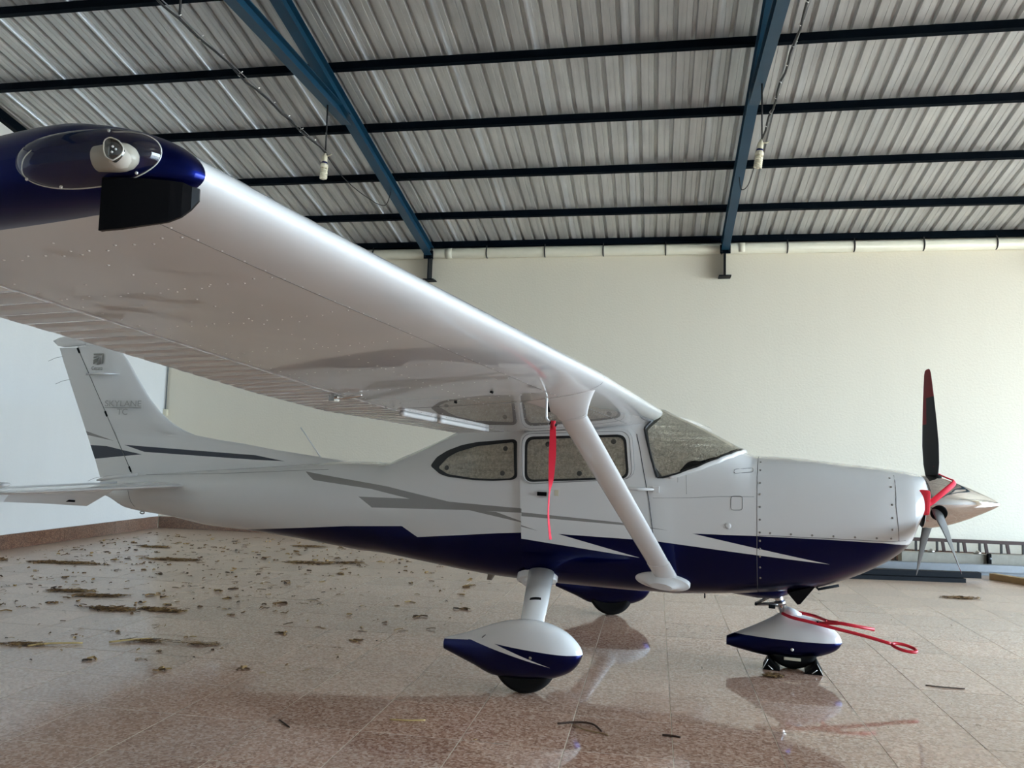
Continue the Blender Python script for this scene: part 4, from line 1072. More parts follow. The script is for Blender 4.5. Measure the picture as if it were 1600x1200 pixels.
# balance horn on top of the rudder
rr = []
for x, z0, z1, t in ((-5.868, 2.640, 2.648, 0.004), (-5.80, 2.590, 2.676, 0.010), (-5.70, 2.574, 2.694, 0.020), (-5.55, 2.579, 2.688, 0.030), (-5.44, 2.586, 2.668, 0.034), (-5.395, 2.590, 2.650, 0.020)):
    rr.append([Vector((x, t * math.cos(a), lerp(z0, z1, 0.5) + (z1 - z0) / 2 * math.sin(a))) for a in [2 * PI * k / 16 for k in range(16)]])
rr2 = []
for x, z1 in ((-5.385, 2.640), (-5.25, 2.615), (-5.10, 2.590), (-5.02, 2.570)):
    rr2.append([Vector((x, 0.030 * math.cos(a), lerp(2.55, z1, 0.5) + (z1 - 2.55) / 2 * math.sin(a))) for a in [2 * PI * k / 16 for k in range(16)]])
MB().loft(rr).build('rudder_horn', M['white'], rud)
MB().loft(rr2).build('fin_cap', M['white'], fin)
for z in (2.54, 2.60): pass
for z in (2.53, 1.86, 1.30):
    MB().box((fhinge(z), -0.040 - 0.02 * (2.6 - z) / 1.4, z), (0.018, 0.012, 0.06), Matrix.Rotation(-0.55, 3, 'Y')).build('hinge', M['black'], fin)
MB().tube([(fhinge(z) , -lerp(0.0635, 0.037, (z - 1.2) / 1.4), z) for z in (1.25, 1.8, 2.56)], 0.0025, 5).build('hinge_gap', M['groove'], fin)
for z, dx in ((2.47, 0.19), (2.22, 0.19), (1.20, 0.16)):
    te = interp(z, FTE); MB().tube([(te + 0.05, -0.006, z + 0.01), (te - dx * 0.5, -0.006, z - 0.012), (te - dx, -0.006, z - 0.045)], 0.0022, 5).build('static_wick', M['screw'], rud)
# blade antenna on the fin side
for sd in (-1, 1):
    MB().loft([[(-4.87 - 0.0, sd * 0.045, 2.274), (-5.05, sd * 0.045, 2.285), (-5.34, sd * 0.045, 2.268), (-5.05, sd * 0.045, 2.262)], [(-4.95, sd * 0.15, 2.276), (-5.05, sd * 0.16, 2.281), (-5.22, sd * 0.15, 2.270), (-5.05, sd * 0.16, 2.266)]]).build('fin_antenna', M['white'], fin)
MB().tube([(-2.469, 0, 1.47), (-2.707, 0, 1.754)], 0.006, 6).build('whip_antenna', M['white'], fus_o)

# lettering and emblem
def text_obj(name, s, size, x0, z0, y, mat, parent, xscale=1.0, shear=0.0):
    cu = bpy.data.curves.new(name, 'FONT'); cu.body = s; cu.size = size; cu.extrude = 0.0005; cu.shear = shear
    o = bpy.data.objects.new(name, cu); COL.objects.link(o); bpy.context.view_layer.update()
    me = bpy.data.meshes.new_from_object(o.evaluated_get(bpy.context.evaluated_depsgraph_get())); bpy.data.objects.remove(o)
    me.materials.clear(); me.materials.append(mat)
    xs = [v.co.x for v in me.vertices]; w = max(xs) - min(xs)
    k = xscale / w
    for v in me.vertices: v.co = Vector((x0 + (v.co.x - min(xs)) * k, y - v.co.z, z0 + v.co.y))
    return link(bpy.data.objects.new(name, me), parent)
M['letter'] = simple('grey_lettering', (0.42, 0.41, 0.385), 0.4)
M['emblem'] = simple('dark_grey_emblem', (0.24, 0.23, 0.20), 0.4)
FY = -0.0655
text_obj('lettering', 'SKYLANE', 0.088, -5.030, 1.937, FY, M['letter'], fin, 0.47)
MB().box((-4.795, FY, 1.924), (0.475, 0.001, 0.009)).build('lettering_rule', M['letter'], fin)
text_obj('lettering', 'TC', 0.088, -4.865, 1.852, FY, M['letter'], fin, 0.135)
text_obj('lettering', 'Cessna', 0.060, -5.255, 2.318, -0.052, M['emblem'], fin, 0.145)
mb = MB(); ey = -0.053
def quad(pts): mb.add([(x, yy, z) for yy in (ey, ey + 0.002) for x, z in pts], [tuple(range(len(pts))), tuple(range(2 * len(pts) - 1, len(pts) - 1, -1))])
quad([(-5.240, 2.492), (-5.105, 2.492), (-5.135, 2.472), (-5.240, 2.472)])
quad([(-5.240, 2.462), (-5.160, 2.462), (-5.240, 2.440)])
quad([(-5.240, 2.428), (-5.190, 2.440), (-5.160, 2.455), (-5.185, 2.420), (-5.220, 2.385), (-5.240, 2.378)])
quad([(-5.105, 2.490), (-5.125, 2.470), (-5.125, 2.380), (-5.105, 2.395)])
quad([(-5.140, 2.455), (-5.135, 2.385), (-5.165, 2.372), (-5.195, 2.372), (-5.170, 2.410)])
mb.build('emblem', M['emblem'], fin)

# tailplane, both sides, elevators drooped
def stab(side):
    def P(y, s, upper, T):
        xl = lerp(-3.83, -4.215, (y - 0.15) / 1.6); zl = lerp(1.168, 1.146, (y - 0.15) / 1.6); c = lerp(0.76, 0.52, (y - 0.15) / 1.6)
        h = T * 2.0 * (0.2969 * math.sqrt(s) * 1.6 - 0.05 * s - 0.28 * s * s)
        return Vector((xl - c * s, -y * side, zl - 0.02 * s + (h if upper else -h)))
    ys = [0.02, 0.15, 0.5, 1.0, 1.4, 1.62, 1.70, 1.735, 1.75]; rr = []
    for i, y in enumerate(ys):
        T = lerp(0.062, 0.048, y / 1.75) * (1 if i < 6 else (0.85, 0.6, 0.2)[i - 6]); sx = cosp(16)
        rr.append([P(y, s, True, T) for s in sx[::-1]] + [P(y, s, False, T) for s in sx[1:]])
    s_ = MB().loft(rr).build('tailplane', M['white'], air, 40)
    # elevator
    rr = []
    for y, ch in ((0.26, 0.42), (0.5, 0.44), (0.9, 0.41), (1.35, 0.37), (1.60, 0.34)):
        hx_ = lerp(-3.83, -4.215, (y - 0.15) / 1.6) - lerp(0.76, 0.52, (y - 0.15) / 1.6) - 0.008; hz = lerp(1.148, 1.126, (y - 0.15) / 1.6)
        tx, tz = lerp(-4.975, -4.72, (y - 0.26) / 1.34), lerp(0.925, 1.030, min(1, (y - 0.26) / 1.0)); T = 0.034
        rr.append([Vector((hx_, -y * side, hz + T)), Vector((lerp(hx_, tx, 0.5), -y * side, lerp(hz, tz, 0.5) + 0.018)), Vector((tx, -y * side, tz + 0.003)), Vector((tx, -y * side, tz - 0.003)), Vector((lerp(hx_, tx, 0.5), -y * side, lerp(hz, tz, 0.5) - 0.018)), Vector((hx_, -y * side, hz - T))])
    el = MB().loft(rr).build('elevator', M['white'], s_, 30)
    # balance horn rising above the tip
    rr = []
    for x, z, t, q in ((-4.255, 1.210, 0.006, 0.05), (-4.275, 1.208, 0.018, 0.06), (-4.34, 1.200, 0.025, 0.06), (-4.48, 1.18, 0.026, 0.06), (-4.70, 1.13, 0.012, 0.06)):
        rr.append([Vector((x, -(1.745 + q * 0.75 * math.cos(a)) * side, z + t * math.sin(a))) for a in [2 * PI * k / 18 for k in range(18)]])
    MB().loft(rr).build('balance_horn', M['white'], el)
    MB().box((-4.83, -0.62 * side, 1.000), (0.16, 0.012, 0.02)).build('trim_tab_arm', M['black'], el)
    return s_
stab(1); stab(-1)
MB().loft([[(-4.55, 0.10 * math.cos(a), 1.245 + 0.03 * math.sin(a)) for a in [2 * PI * k / 16 for k in range(16)]], [(-5.00, 0.05 * math.cos(a), 1.195 + 0.025 * math.sin(a)) for a in [2 * PI * k / 16 for k in range(16)]], [(-5.13, 0.012 * math.cos(a), 1.170 + 0.010 * math.sin(a)) for a in [2 * PI * k / 16 for k in range(16)]]]).build('tail_fairing', M['white'], fus_o)
mb = MB(); tr = [Vector((-4.49 + 0.026 * math.cos(a), -0.03, 0.868 + 0.012 * math.sin(a))) for a in [2 * PI * k / 16 for k in range(17)]]; mb.tube(tr, 0.006, 6); mb.build('tie_down_ring', M['steel'], fus_o)

# ------------------------------------------------------------------ landing gear
def gear(side):
    top = Vector((-0.155, -0.46 * side, 0.66)); bot = Vector((0.02, -1.28 * side, 0.40)); d = (bot - top).normalized()
    mid = lerp(top, bot, 0.55)
    def sect(p, c, t):
        cx = Vector((1, 0, 0)); cx = (cx - d * cx.dot(d)).normalized(); tz = d.cross(cx)
        return [p + cx * (c * 0.5 * math.cos(a)) + tz * (t * 0.5 * math.sin(a)) for a in [2 * PI * k / 24 for k in range(24)]]
    leg = MB().loft([sect(top, 0.205, 0.085), sect(mid, 0.185, 0.075), sect(bot, 0.160, 0.065)]).build('gear_leg', M['white'], air)
    q0, q1 = lerp(top, bot, 0.60), lerp(top, bot, 0.64)
    MB().loft([sect(q0, 0.150, 0.078), sect(q1, 0.150, 0.078)]).build('leg_band', M['black'], leg, 30)
    n = Vector((0.05, -0.62 * side, -0.78)).normalized(); ux = (Vector((1, 0, 0)) - n * n.x).normalized(); uz = n.cross(ux); o = Vector((-0.195, -0.435 * side, 0.615))
    rr = [[o + n * h + ux * (0.165 * q * math.cos(a)) + uz * (0.085 * q * math.sin(a)) for a in [2 * PI * k / 32 for k in range(32)]] for h, q in ((0, 1.0), (0.045, 1.0), (0.053, 0.96), (0.060, 0.80), (0.085, 0.66))]
    MB().loft(rr).build('leg_cuff', M['white'], leg, 35)
    # wheel fairing
    UP = [(-0.548, 0.304), (-0.39, 0.355), (-0.208, 0.425), (-0.073, 0.463), (0.038, 0.476), (0.148, 0.466), (0.279, 0.425), (0.366, 0.362), (0.400, 0.318), (0.412, 0.290)]
    LO = [(-0.548, 0.228), (-0.337, 0.155), (-0.176, 0.098), (-0.063, 0.092), (0.2, 0.116), (0.328, 0.165), (0.380, 0.215), (0.402, 0.255), (0.412, 0.282)]
    HW = [(-0.548, 0.035), (-0.35, 0.085), (-0.1, 0.128), (0.05, 0.135), (0.2, 0.125), (0.3, 0.100), (0.37, 0.062), (0.40, 0.034), (0.412, 0.006)]
    rr = []
    for k in range(41):
        x = -0.548 + 0.96 * (k / 40 if k < 28 else 0.7 + 0.3 * math.sin((k - 28) / 12 * PI / 2)); zt, zb, w_ = sinterp(x, UP), sinterp(x, LO), sinterp(x, HW); zm = lerp(zb, zt, 0.46); ring = []
        for j in range(32):
            a = 2 * PI * j / 32; ca, sa = math.cos(a), math.sin(a); nn = 2.3
            ring.append(Vector((x, -1.42 * side + w_ * math.copysign(abs(ca) ** (2 / nn), ca), zm + (zt - zm if sa > 0 else zm - zb) * math.copysign(abs(sa) ** (2 / nn), sa))))
        rr.append(ring)
    wf = MB().loft(rr).build('wheel_fairing', M['main_fairing'], air, 40)
    tyre(Vector((0.02, -1.40 * side, 0.2185)), 0.2185, 0.155, wf)
    MB().tube([(-0.245, (-1.42 - 0.10) * side, 0.352), (-0.220, (-1.42 - 0.103) * side, 0.372)], 0.004, 5).build('latch', M['groove'], wf)
    MB().lathe([(0, 0.010), (0.003, 0.009)], (0.10, (-1.42 - 0.134) * side, 0.262), (0, -side, 0), 10).build('screw', M['screw'], wf)
def tyre(c, r, w_, parent):
    prof = []
    for k in range(25):
        a = -PI / 2 + PI * k / 24
        prof.append((w_ / 2 * math.sin(a), r - 0.052 * (1 - abs(math.cos(a)) ** 0.6)))
    prof = [(-w_ / 2 * 0.8, 0.09)] + prof + [(w_ / 2 * 0.8, 0.09)]
    t = MB().lathe(prof, c, (0, 1, 0), 48).build('tyre', M['tyre'], parent)
    MB().lathe([(-w_ / 2 * 0.7, 0.03), (-w_ / 2 * 0.7, 0.10), (w_ / 2 * 0.7, 0.10), (w_ / 2 * 0.7, 0.03)], c, (0, 1, 0), 24).build('hub', M['steel'], parent)
gear(1); gear(-1)

# nose gear
UP = [(1.219, 0.199), (1.35, 0.262), (1.46, 0.318), (1.56, 0.375), (1.61, 0.408), (1.66, 0.420), (1.73, 0.412), (1.80, 0.398), (1.893, 0.372), (1.975, 0.330), (2.025, 0.285), (2.046, 0.248), (2.052, 0.222)]
LO = [(1.219, 0.130), (1.361, 0.102), (1.526, 0.080), (1.70, 0.085), (1.847, 0.100), (1.96, 0.135), (2.02, 0.172), (2.046, 0.205), (2.052, 0.218)]
HW = [(1.219, 0.030), (1.4, 0.075), (1.6, 0.105), (1.75, 0.112), (1.9, 0.098), (1.99, 0.066), (2.035, 0.034), (2.052, 0.006)]
rr = []
for k in range(45):
    x = 1.219 + 0.833 * (k / 44 if k < 30 else 30 / 44 + 14 / 44 * math.sin((k - 30) / 14 * PI / 2)); zt, zb, w_ = sinterp(x, UP), sinterp(x, LO), sinterp(x, HW); zm = lerp(zb, zt, 0.40); ring = []
    for j in range(32):
        a = 2 * PI * j / 32; ca, sa = math.cos(a), math.sin(a); nn = 2.2 if sa < 0 else 1.9
        ring.append(Vector((x, w_ * math.copysign(abs(ca) ** (2 / nn), ca), zm + (zt - zm if sa > 0 else zm - zb) * math.copysign(abs(sa) ** (2 / nn), sa))))
    rr.append(ring)
nfr = MB().loft(rr).build('wheel_fairing', M['nose_fairing'], air, 40)
tyre(Vector((1.70, 0, 0.1985)), 0.1985, 0.135, nfr)
MB().lathe([(0, 0.012), (0.004, 0.011), (0.006, 0.006)], (1.70, -0.108, 0.160), (0, -1, 0), 12).build('axle_cap', M['rivet'], nfr)
MB().bbox((1.70, -0.082, 0.086), (0.12, 0.012, 0.022), 0.004).build('fairing_patch', M['cream'], nfr)
ng = MB().tube([(1.575, 0, 0.64), (1.605, 0, 0.51), (1.640, 0, 0.40)], [0.032, 0.032, 0.026], 16).build('nose_strut', M['chrome'], air)
MB().lathe([(-0.03, 0.050), (0.0, 0.052), (0.012, 0.040)], (1.597, 0, 0.548), (0.25, 0, -1), 18).build('strut_collar', M['steel'], ng)
MB().lathe([(-0.018, 0.044), (0.018, 0.044)], (1.612, 0, 0.478), (0.25, 0, -1), 18).build('strut_collar', M['steel'], ng)
MB().tube([(1.645, 0, 0.43), (1.70, 0, 0.405), (1.76, 0, 0.385)], [0.036, 0.040, 0.03], 12).build('fork', M['white'], ng)
for p0, p1 in (((1.575, -0.035, 0.540), (1.440, -0.01, 0.462)), ((1.575, 0.035, 0.540), (1.440, 0.01, 0.462)), ((1.600, -0.035, 0.470), (1.440, -0.01, 0.455)), ((1.600, 0.035, 0.470), (1.440, 0.01, 0.455))):
    MB().tube([p0, p1], 0.009, 8).build('torque_link', M['steel'], ng)
MB().tube([(1.438, -0.03, 0.458), (1.438, 0.03, 0.458)], 0.011, 8).build('link_pin', M['darksteel'], ng)
MB().bbox((1.555, -0.03, 0.452), (0.05, 0.03, 0.03), 0.006).build('link_lug', M['darksteel'], ng)

# ------------------------------------------------------------------ loose things around the aircraft
def top(o, lb, cat, group=None): o.matrix_world = PLANE; return tag(o, lb, cat, group)
tb = empty('tow_bar', (0, 0, 0), RY); tag(tb, 'red tubular tow bar hooked to the nose wheel and reaching forward', 'tow bar')
MB().tube(curve_pts([(1.630, -0.06, 0.412), (1.70, -0.12, 0.398), (1.80, -0.135, 0.384), (1.99, -0.135, 0.350), (2.20, -0.13, 0.312), (2.37, -0.13, 0.274)], 6), 0.0125, 10).build('bar', M['red'], tb)
MB().tube(curve_pts([(1.630, 0.06, 0.412), (1.72, 0.13, 0.398), (1.86, 0.10, 0.385), (1.95, -0.06, 0.383), (2.02, -0.10, 0.386)], 6), 0.0125, 10).build('fork_arm', M['red'], tb)
MB().tube([(1.885, -0.130, 0.376), (2.04, -0.130, 0.388), (2.262, -0.12, 0.362)], 0.0125, 10).build('branch', M['red'], tb)
MB().tube([(1.87, -0.13, 0.376), (1.884, -0.13, 0.377)], 0.014, 10).build('end_cap', M['black'], tb)
MB().tube([(1.935, -0.13, 0.385), (1.937, -0.13, 0.405)], 0.005, 6).build('peg', M['red'], tb)
lp = [(2.37, -0.130, 0.274)] + [(2.455 + 0.078 * math.cos(a), -0.130 + 0.045 * math.sin(a), 0.256 - 0.18 * (0.078 * math.cos(a)) + 0.012 * math.sin(a)) for a in [PI + 2 * PI * k / 24 for k in range(1, 24)]] + [(2.37, -0.128, 0.274)]
MB().tube(lp, 0.0115, 10).build('handle_loop', M['red'], tb)
# wheel chocks on both sides of the nose wheel
def chock(x, dirn, lb):
    c = empty('wheel_chock', (0, 0, 0), RY); tag(c, lb, 'chock', 'chocks at the nose wheel')
    pr = [(0, 0.0), (0.125 * dirn, 0.0), (0.085 * dirn, 0.080), (0.074 * dirn, 0.078)]
    mb = MB(); mb.add([(x + a, y, z) for y in (-0.13, 0.09) for a, z in pr], [(0, 1, 2, 3), (7, 6, 5, 4), (0, 4, 5, 1), (1, 5, 6, 2), (2, 6, 7, 3), (3, 7, 4, 0)]); mb.build('block', M['black'], c)
    MB().tube([(x + 0.125 * dirn, -0.132, 0.004), (x + 0.085 * dirn, -0.132, 0.080)], 0.0025, 6).build('edge_strip', M['rivet'], c)
    MB().tube([(x + 0.05 * dirn, -0.133, 0.006), (x + 0.085 * dirn, -0.133, 0.036)], 0.003, 6).build('edge_strip', M['rivet'], c)
chock(1.787, 1, 'black triangular chock against the front of the nose wheel'); chock(1.613, -1, 'black triangular chock against the rear of the nose wheel')
# red cowl plug and the strap round the spinner
pl = MB().bbox((2.560, -0.305, 1.300), (0.09, 0.10, 0.175), 0.02, Matrix.Rotation(0.06, 3, 'Y')).build('cowl_plug', M['foam'])
top(pl, 'red foam plug in the engine air inlet beside the spinner', 'plug')
def spr(x): return interp(x - PX, [(-0.05, 0.190), (0.0, 0.190), (0.08, 0.176), (0.16, 0.150), (0.25, 0.114)])
pts = []
for k in range(14):
    t = k / 13; x = lerp(PX - 0.035, PX + 0.155, math.sin(t * PI / 2)); a = lerp(-0.05, 1.35, t)   # angle from starboard side towards the top
    r = spr(x) + 0.006; pts.append((x, -r * math.cos(a), PZ + r * math.sin(a)))
pts = [(2.590, -0.285, PZ + 0.005)] + pts
o = MB().tube(pts, 0.020, 8, squash=0.4).build('spinner_strap', M['ribbon']); top(o, 'red strap wrapped over the polished spinner', 'strap')
MB().tube([(PX + 0.155, -0.03, PZ + 0.160), (PX + 0.11, 0.01, PZ + 0.18), (PX + 0.06, 0.02, PZ + 0.205), (PX + 0.035, 0.02, PZ + 0.26)], 0.006, 6).build('tail', M['ribbon'], o)
A8 = Vector((0, math.sin(PROT), math.cos(PROT))); 

# ------------------------------------------------------------------ building materials along the far wall, right
ld = empty('ladder', (2.6, 6.60, 0.0)); tag(ld, 'brown ladder lying on its side against the far wall at the right', 'ladder')
LZ = 0.405
MB().bbox((2.6, 0, LZ), (5.6, 0.030, 0.052), 0.004).build('rail', M['ladder'], ld)
MB().bbox((2.6, 0.04, 0.05), (5.6, 0.030, 0.052), 0.004).build('rail', M['ladder'], ld)
x = 0.2
while x < 5.3:
    MB().bbox((x, 0.02, 0.225), (0.030, 0.030, 0.33), 0.004).build('rung', M['rung'], ld)
    MB().bbox((x + 0.09, -0.015, 0.225), (0.045, 0.028, 0.33), 0.004, Matrix.Rotation(-0.14, 3, 'Y')).build('rung', M['ladder'], ld)
    x += 0.30
def bar(name, p0, p1, w, h, mat, lb, cat, group=None, bev=0.004, hollow=False):
    p0 = Vector(p0); p1 = Vector(p1); L = (p1 - p0).length; ang = math.atan2(p1.y - p0.y, p1.x - p0.x)
    r = empty(name, ((p0.x + p1.x) / 2, (p0.y + p1.y) / 2, p0.z), ang); tag(r, lb, cat, group)
    if hollow:
        t = 0.004; mb = MB()
        for cy, cz, sy, sz in ((0, t / 2, w, t), (0, h - t / 2, w, t), (-w / 2 + t / 2, h / 2, t, h), (w / 2 - t / 2, h / 2, t, h)): mb.box((0, cy, cz), (L, sy, sz))
        mb.build('section', M[mat], r)
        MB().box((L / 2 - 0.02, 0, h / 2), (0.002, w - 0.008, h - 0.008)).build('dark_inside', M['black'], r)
    else: MB().bbox((0, 0, h / 2), (L, w, h), bev).build('section', M[mat], r)
    return r
bar('steel_tube', (2.0, 4.72, 0.0), (4.72, 5.02, 0.0), 0.10, 0.055, 'darksteel', 'dark steel tube lying directly on the floor in front of the metal channels', 'steel tube', None, hollow=True)
bar('steel_tube', (2.0, 4.80, 0.057), (4.94, 5.10, 0.057), 0.10, 0.075, 'darksteel', 'dark steel tube, upper one of the pair, ending behind the propeller', 'steel tube', None, hollow=True)
def channel(name, p0, p1, w, h, lb):
    p0 = Vector(p0); p1 = Vector(p1); L = (p1 - p0).length; ang = math.atan2(p1.y - p0.y, p1.x - p0.x)
    r = empty(name, ((p0.x + p1.x) / 2, (p0.y + p1.y) / 2, p0.z), ang); tag(r, lb, 'metal channel'); t = 0.003; mb = MB()
    for cy, cz, sy, sz in ((-w / 2 + t / 2, h / 2, t, h), (0, t / 2, w, t), (0, h - t / 2, w, t), (w / 2 - t / 2, h - 0.01, t, 0.02)): mb.box((0, cy, cz), (L, sy, sz))
    mb.build('section', M['galv'], r); return r
channel('metal_channel', (1.6, 5.42, 0.066), (8.2, 6.02, 0.066), 0.10, 0.10, 'long shiny galvanised channel running towards the right edge of the view')
channel('metal_channel', (1.6, 5.60, 0.0), (8.2, 6.16, 0.0), 0.14, 0.062, 'galvanised channel lying on the floor under the long shiny one')
bar('timber_beam', (4.22, 6.10, 0.0), (5.42, 6.17, 0.0), 0.16, 0.265, 'concrete', 'pale square timber beam behind the propeller blade, near the ladder', 'beam')
bar('timber_beam', (5.44, 6.14, 0.0), (6.20, 6.20, 0.0), 0.16, 0.275, 'concrete', 'short pale timber beam to the right of the propeller, below the ladder', 'beam')
bar('timber_beam', (5.95, 6.33, 0.0), (7.6, 6.42, 0.0), 0.14, 0.24, 'concrete', 'pale timber beam cut by the right edge of the view, below the ladder', 'beam')
bar('timber_plank', (5.22, 5.45, 0.0), (6.15, 4.10, 0.0), 0.10, 0.085, 'wood', 'brown plank on the floor at the right edge of the view', 'plank')
cx0 = 3.95
for k, (x, y, r) in enumerate(((3.90, 6.22, 0.10), )):
    p = empty('pipe_offcut', (x, y, r)); tag(p, 'grey pipe offcut lying behind the aircraft nose', 'pipe')
    mb = MB(); mb.lathe([(-0.20, r), (0.20, r)], (0, 0, 0), (1, 0.5, 0), 24); mb.build('tube', M['concrete'], p)
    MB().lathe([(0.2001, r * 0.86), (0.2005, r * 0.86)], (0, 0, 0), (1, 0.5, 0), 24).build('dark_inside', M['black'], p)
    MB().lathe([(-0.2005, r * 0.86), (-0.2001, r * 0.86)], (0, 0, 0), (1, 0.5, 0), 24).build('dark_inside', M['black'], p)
wd = empty('wire_bundle', (3.52, 6.22, 0.0)); tag(wd, 'tangle of dark wire and clips behind the aircraft nose', 'wire')
random.seed(5); mb = MB()
for k in range(9):
    mb.tube(curve_pts([(random.uniform(-0.14, 0.14), random.uniform(-0.1, 0.1), random.uniform(0.02, 0.26)) for q in range(5)], 6), 0.010, 6)
mb.build('coil', M['cable'], wd)
for x, y, z, lb in ((4.66, 6.12, 0.268, 'left of the two steel nuts on the timber beam below the ladder'), (5.30, 6.15, 0.268, 'right of the two steel nuts on the timber beam below the ladder')):
    nb = empty('steel_nut', (x, y, z)); tag(nb, lb, 'steel nut'); MB().lathe([(0, 0.05), (0.022, 0.05), (0.032, 0.028), (0.05, 0.018)], (0, 0, -0.002), (0, 0, 1), 12).build('body', M['steel'], nb)
ru = empty('rubber_clamp', (5.42, 6.04, 0.0)); tag(ru, 'black clamp at the joint between the two pale timber beams', 'clamp'); MB().bbox((0, 0.02, 0.145), (0.05, 0.06, 0.29), 0.01).build('body', M['black'], ru); MB().lathe([(0, 0.02), (0.02, 0.016)], (0, -0.012, 0.22), (0, -1, 0), 12).build('bolt', M['galv'], ru)

# ------------------------------------------------------------------ straw and twigs on the floor
random.seed(11)
def straws(mb, cx, cy, rx, ry, n, lmax=0.22, hmax=0.02, rot=0.0, thick=0.0028):
    for k in range(n):
        a = random.uniform(0, 2 * PI); q = random.random() ** 0.7; px, py = rx * q * math.cos(a), ry * q * math.sin(a)
        x = cx + px * math.cos(rot) - py * math.sin(rot); y = cy + px * math.sin(rot) + py * math.cos(rot)
        L = random.uniform(0.25, 1.0) * lmax; d = random.gauss(rot, 0.6); z0 = random.uniform(0.002, hmax); z1 = max(0.002, z0 + random.uniform(-0.01, 0.012)); t = thick * random.uniform(0.6, 1.8)
        u = Vector((math.cos(d), math.sin(d), 0)); v = Vector((-u.y, u.x, 0)) * t; p0 = Vector((x, y, z0)) - u * L / 2; p1 = Vector((x, y, z1)) + u * L / 2; mdl = (p0 + p1) / 2 + Vector((0, 0, 0.006 * random.random())) + v * random.uniform(-3, 3); up = Vector((0, 0, t))
        mb.loft([[p + v, p + up, p - v] for p in (p0, mdl, p1)], smooth=False)
CL = [(-6.82, 2.54, 0.62, 0.12, 150, 'golden heap of straw nearest the left edge, below the tailplane', 0.1), (-5.76, 3.27, 0.50, 0.13, 110, 'brown straw heap on the floor below the tail cone', 0.1), (-3.98, 3.62, 0.42, 0.12, 80, 'golden straw patch just below the navy belly', 0.1),
      (-6.80, 4.38, 0.34, 0.08, 60, 'thin dark straw heap near the far corner of the floor', 0.0), (-4.70, 5.30, 0.34, 0.10, 60, 'straw patch below the start of the navy belly paint', 0.1), (-3.50, 3.80, 0.30, 0.10, 40, 'small straw patch farthest right under the navy belly', 0.1),
      (-5.35, 0.85, 0.30, 0.08, 60, 'dark leaf and straw heap in the middle left of the floor', 0.2), (-4.92, 0.70, 0.36, 0.07, 70, 'long dark straw streak beside the middle left heap', 0.25), (-4.38, 0.16, 0.30, 0.10, 110, 'left half of the pair of golden straw heaps in front of the tail', 0.0), (-3.92, 0.26, 0.28, 0.07, 100, 'right half of the pair of golden straw heaps in front of the tail', -0.05),
      (-4.12, -1.20, 0.26, 0.07, 45, 'dark straw heap cut by the left edge of the view', 0.2), (-3.32, -0.86, 0.26, 0.05, 40, 'straw clump with a pale stalk at lower left', 0.2), (-2.90, -0.82, 0.22, 0.05, 24, 'small straw clump right of the one with a pale stalk', 0.1), (4.18, 3.61, 0.26, 0.08, 60, 'small brown straw heap on the right below the steel tubes', 0.1), (1.504, -0.535, 0.085, 0.055, 170, 'round brown straw nest in front of the nose wheel', 0.0)]
for cx, cy, rx, ry, n, lb, rt in CL:
    mb = MB(); near = cy < 0
    straws(mb, cx, cy, rx * 0.8, ry * 0.8, n * 2, 0.05 if rx < 0.1 else 0.15, 0.012 if rx < 0.1 else 0.014, rt, 0.0018 if near else 0.0030)
    tag(mb.build('straw_heap', M['straw']), lb, 'straw', 'straw heaps on the floor', 'stuff')
mb = MB()
for k in range(1300):
    x = random.uniform(-8.0, -1.2); y = random.uniform(-1.6, 6.2)
    if y < 0 and random.random() < 0.62: continue
    if x > -3 and random.random() < 0.4: continue
    straws(mb, x, y, 0.05, 0.03, random.choice((1, 1, 1, 2, 4)), random.choice((0.03, 0.05, 0.10)), 0.006, random.uniform(-0.2, 0.4), random.choice((0.002, 0.004, 0.008)))
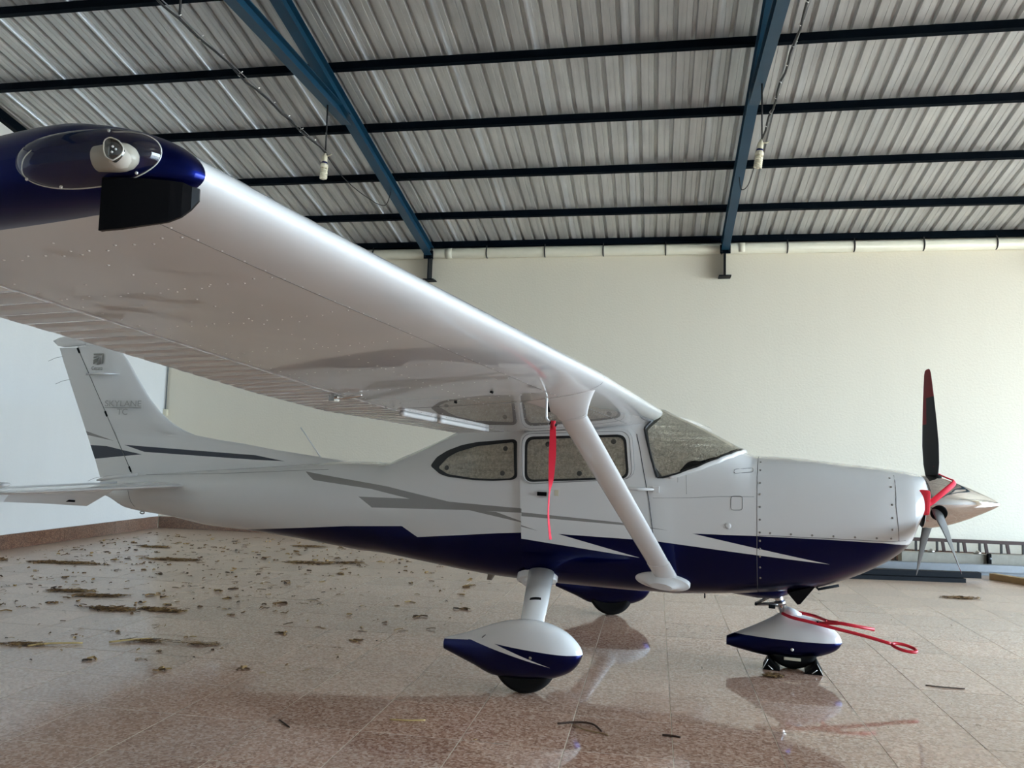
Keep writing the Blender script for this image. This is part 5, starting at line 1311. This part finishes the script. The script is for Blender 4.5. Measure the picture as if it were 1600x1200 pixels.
for k in range(60):
    straws(mb, random.uniform(-2, 5), random.uniform(-3, 5), 0.04, 0.03, 1, random.choice((0.02, 0.04)), 0.006, 0, 0.002)
tag(mb.build('straw_litter', M['straw']), 'loose bits of straw and leaf scattered over the left half of the floor', 'straw', None, 'stuff')
def stick(pts, r, mat, lb, cat='twig'):
    o = MB().tube(curve_pts(pts, 6), r, 6).build('twig' if cat == 'twig' else 'straw_stalk', M[mat]); tag(o, lb, cat, None); return o
M['stalk'] = simple('pale_straw_stalk', (0.55, 0.38, 0.15), 0.6)
M['twig'] = simple('dark_twig', (0.055, 0.028, 0.016), 0.8)
stick([(-0.86, -2.135, 0.005), (-0.76, -2.13, 0.006), (-0.66, -2.095, 0.005)], 0.0045, 'stalk', 'single pale straw stalk lying on a tile at bottom centre', 'straw')
stick([(-4.05, -1.24, 0.008), (-3.92, -1.16, 0.016), (-3.72, -1.06, 0.010)], 0.007, 'stalk', 'pale stalk sticking out of the dark heap at the left edge', 'straw')
stick([(-3.55, -0.98, 0.010), (-3.40, -0.88, 0.018), (-3.30, -0.80, 0.012)], 0.007, 'stalk', 'pale stalk lying across the lower left straw clump', 'straw')
stick([(0.10, -1.96, 0.005), (0.20, -1.915, 0.008), (0.30, -1.93, 0.010), (0.36, -2.03, 0.007)], 0.006, 'twig', 'dark curled twig at bottom centre, upper strand of a loop')
stick([(0.19, -1.95, 0.004), (0.27, -2.03, 0.006), (0.37, -2.06, 0.005), (0.40, -2.08, 0.004)], 0.004, 'wood', 'thin tan twig at bottom centre, lower strand of a loop')
stick([(-1.47, -2.30, 0.004), (-1.36, -2.40, 0.004)], 0.004, 'twig', 'short dark twig across a tile joint at lower left')
stick([(0.70, -1.995, 0.004), (0.76, -2.00, 0.006), (0.80, -2.01, 0.004)], 0.006, 'twig', 'tiny dark twig on the joint right of the curled twig')
stick([(2.55, -0.48, 0.003), (2.66, -0.51, 0.006), (2.80, -0.50, 0.003)], 0.004, 'twig', 'thin twig on the open floor at right')
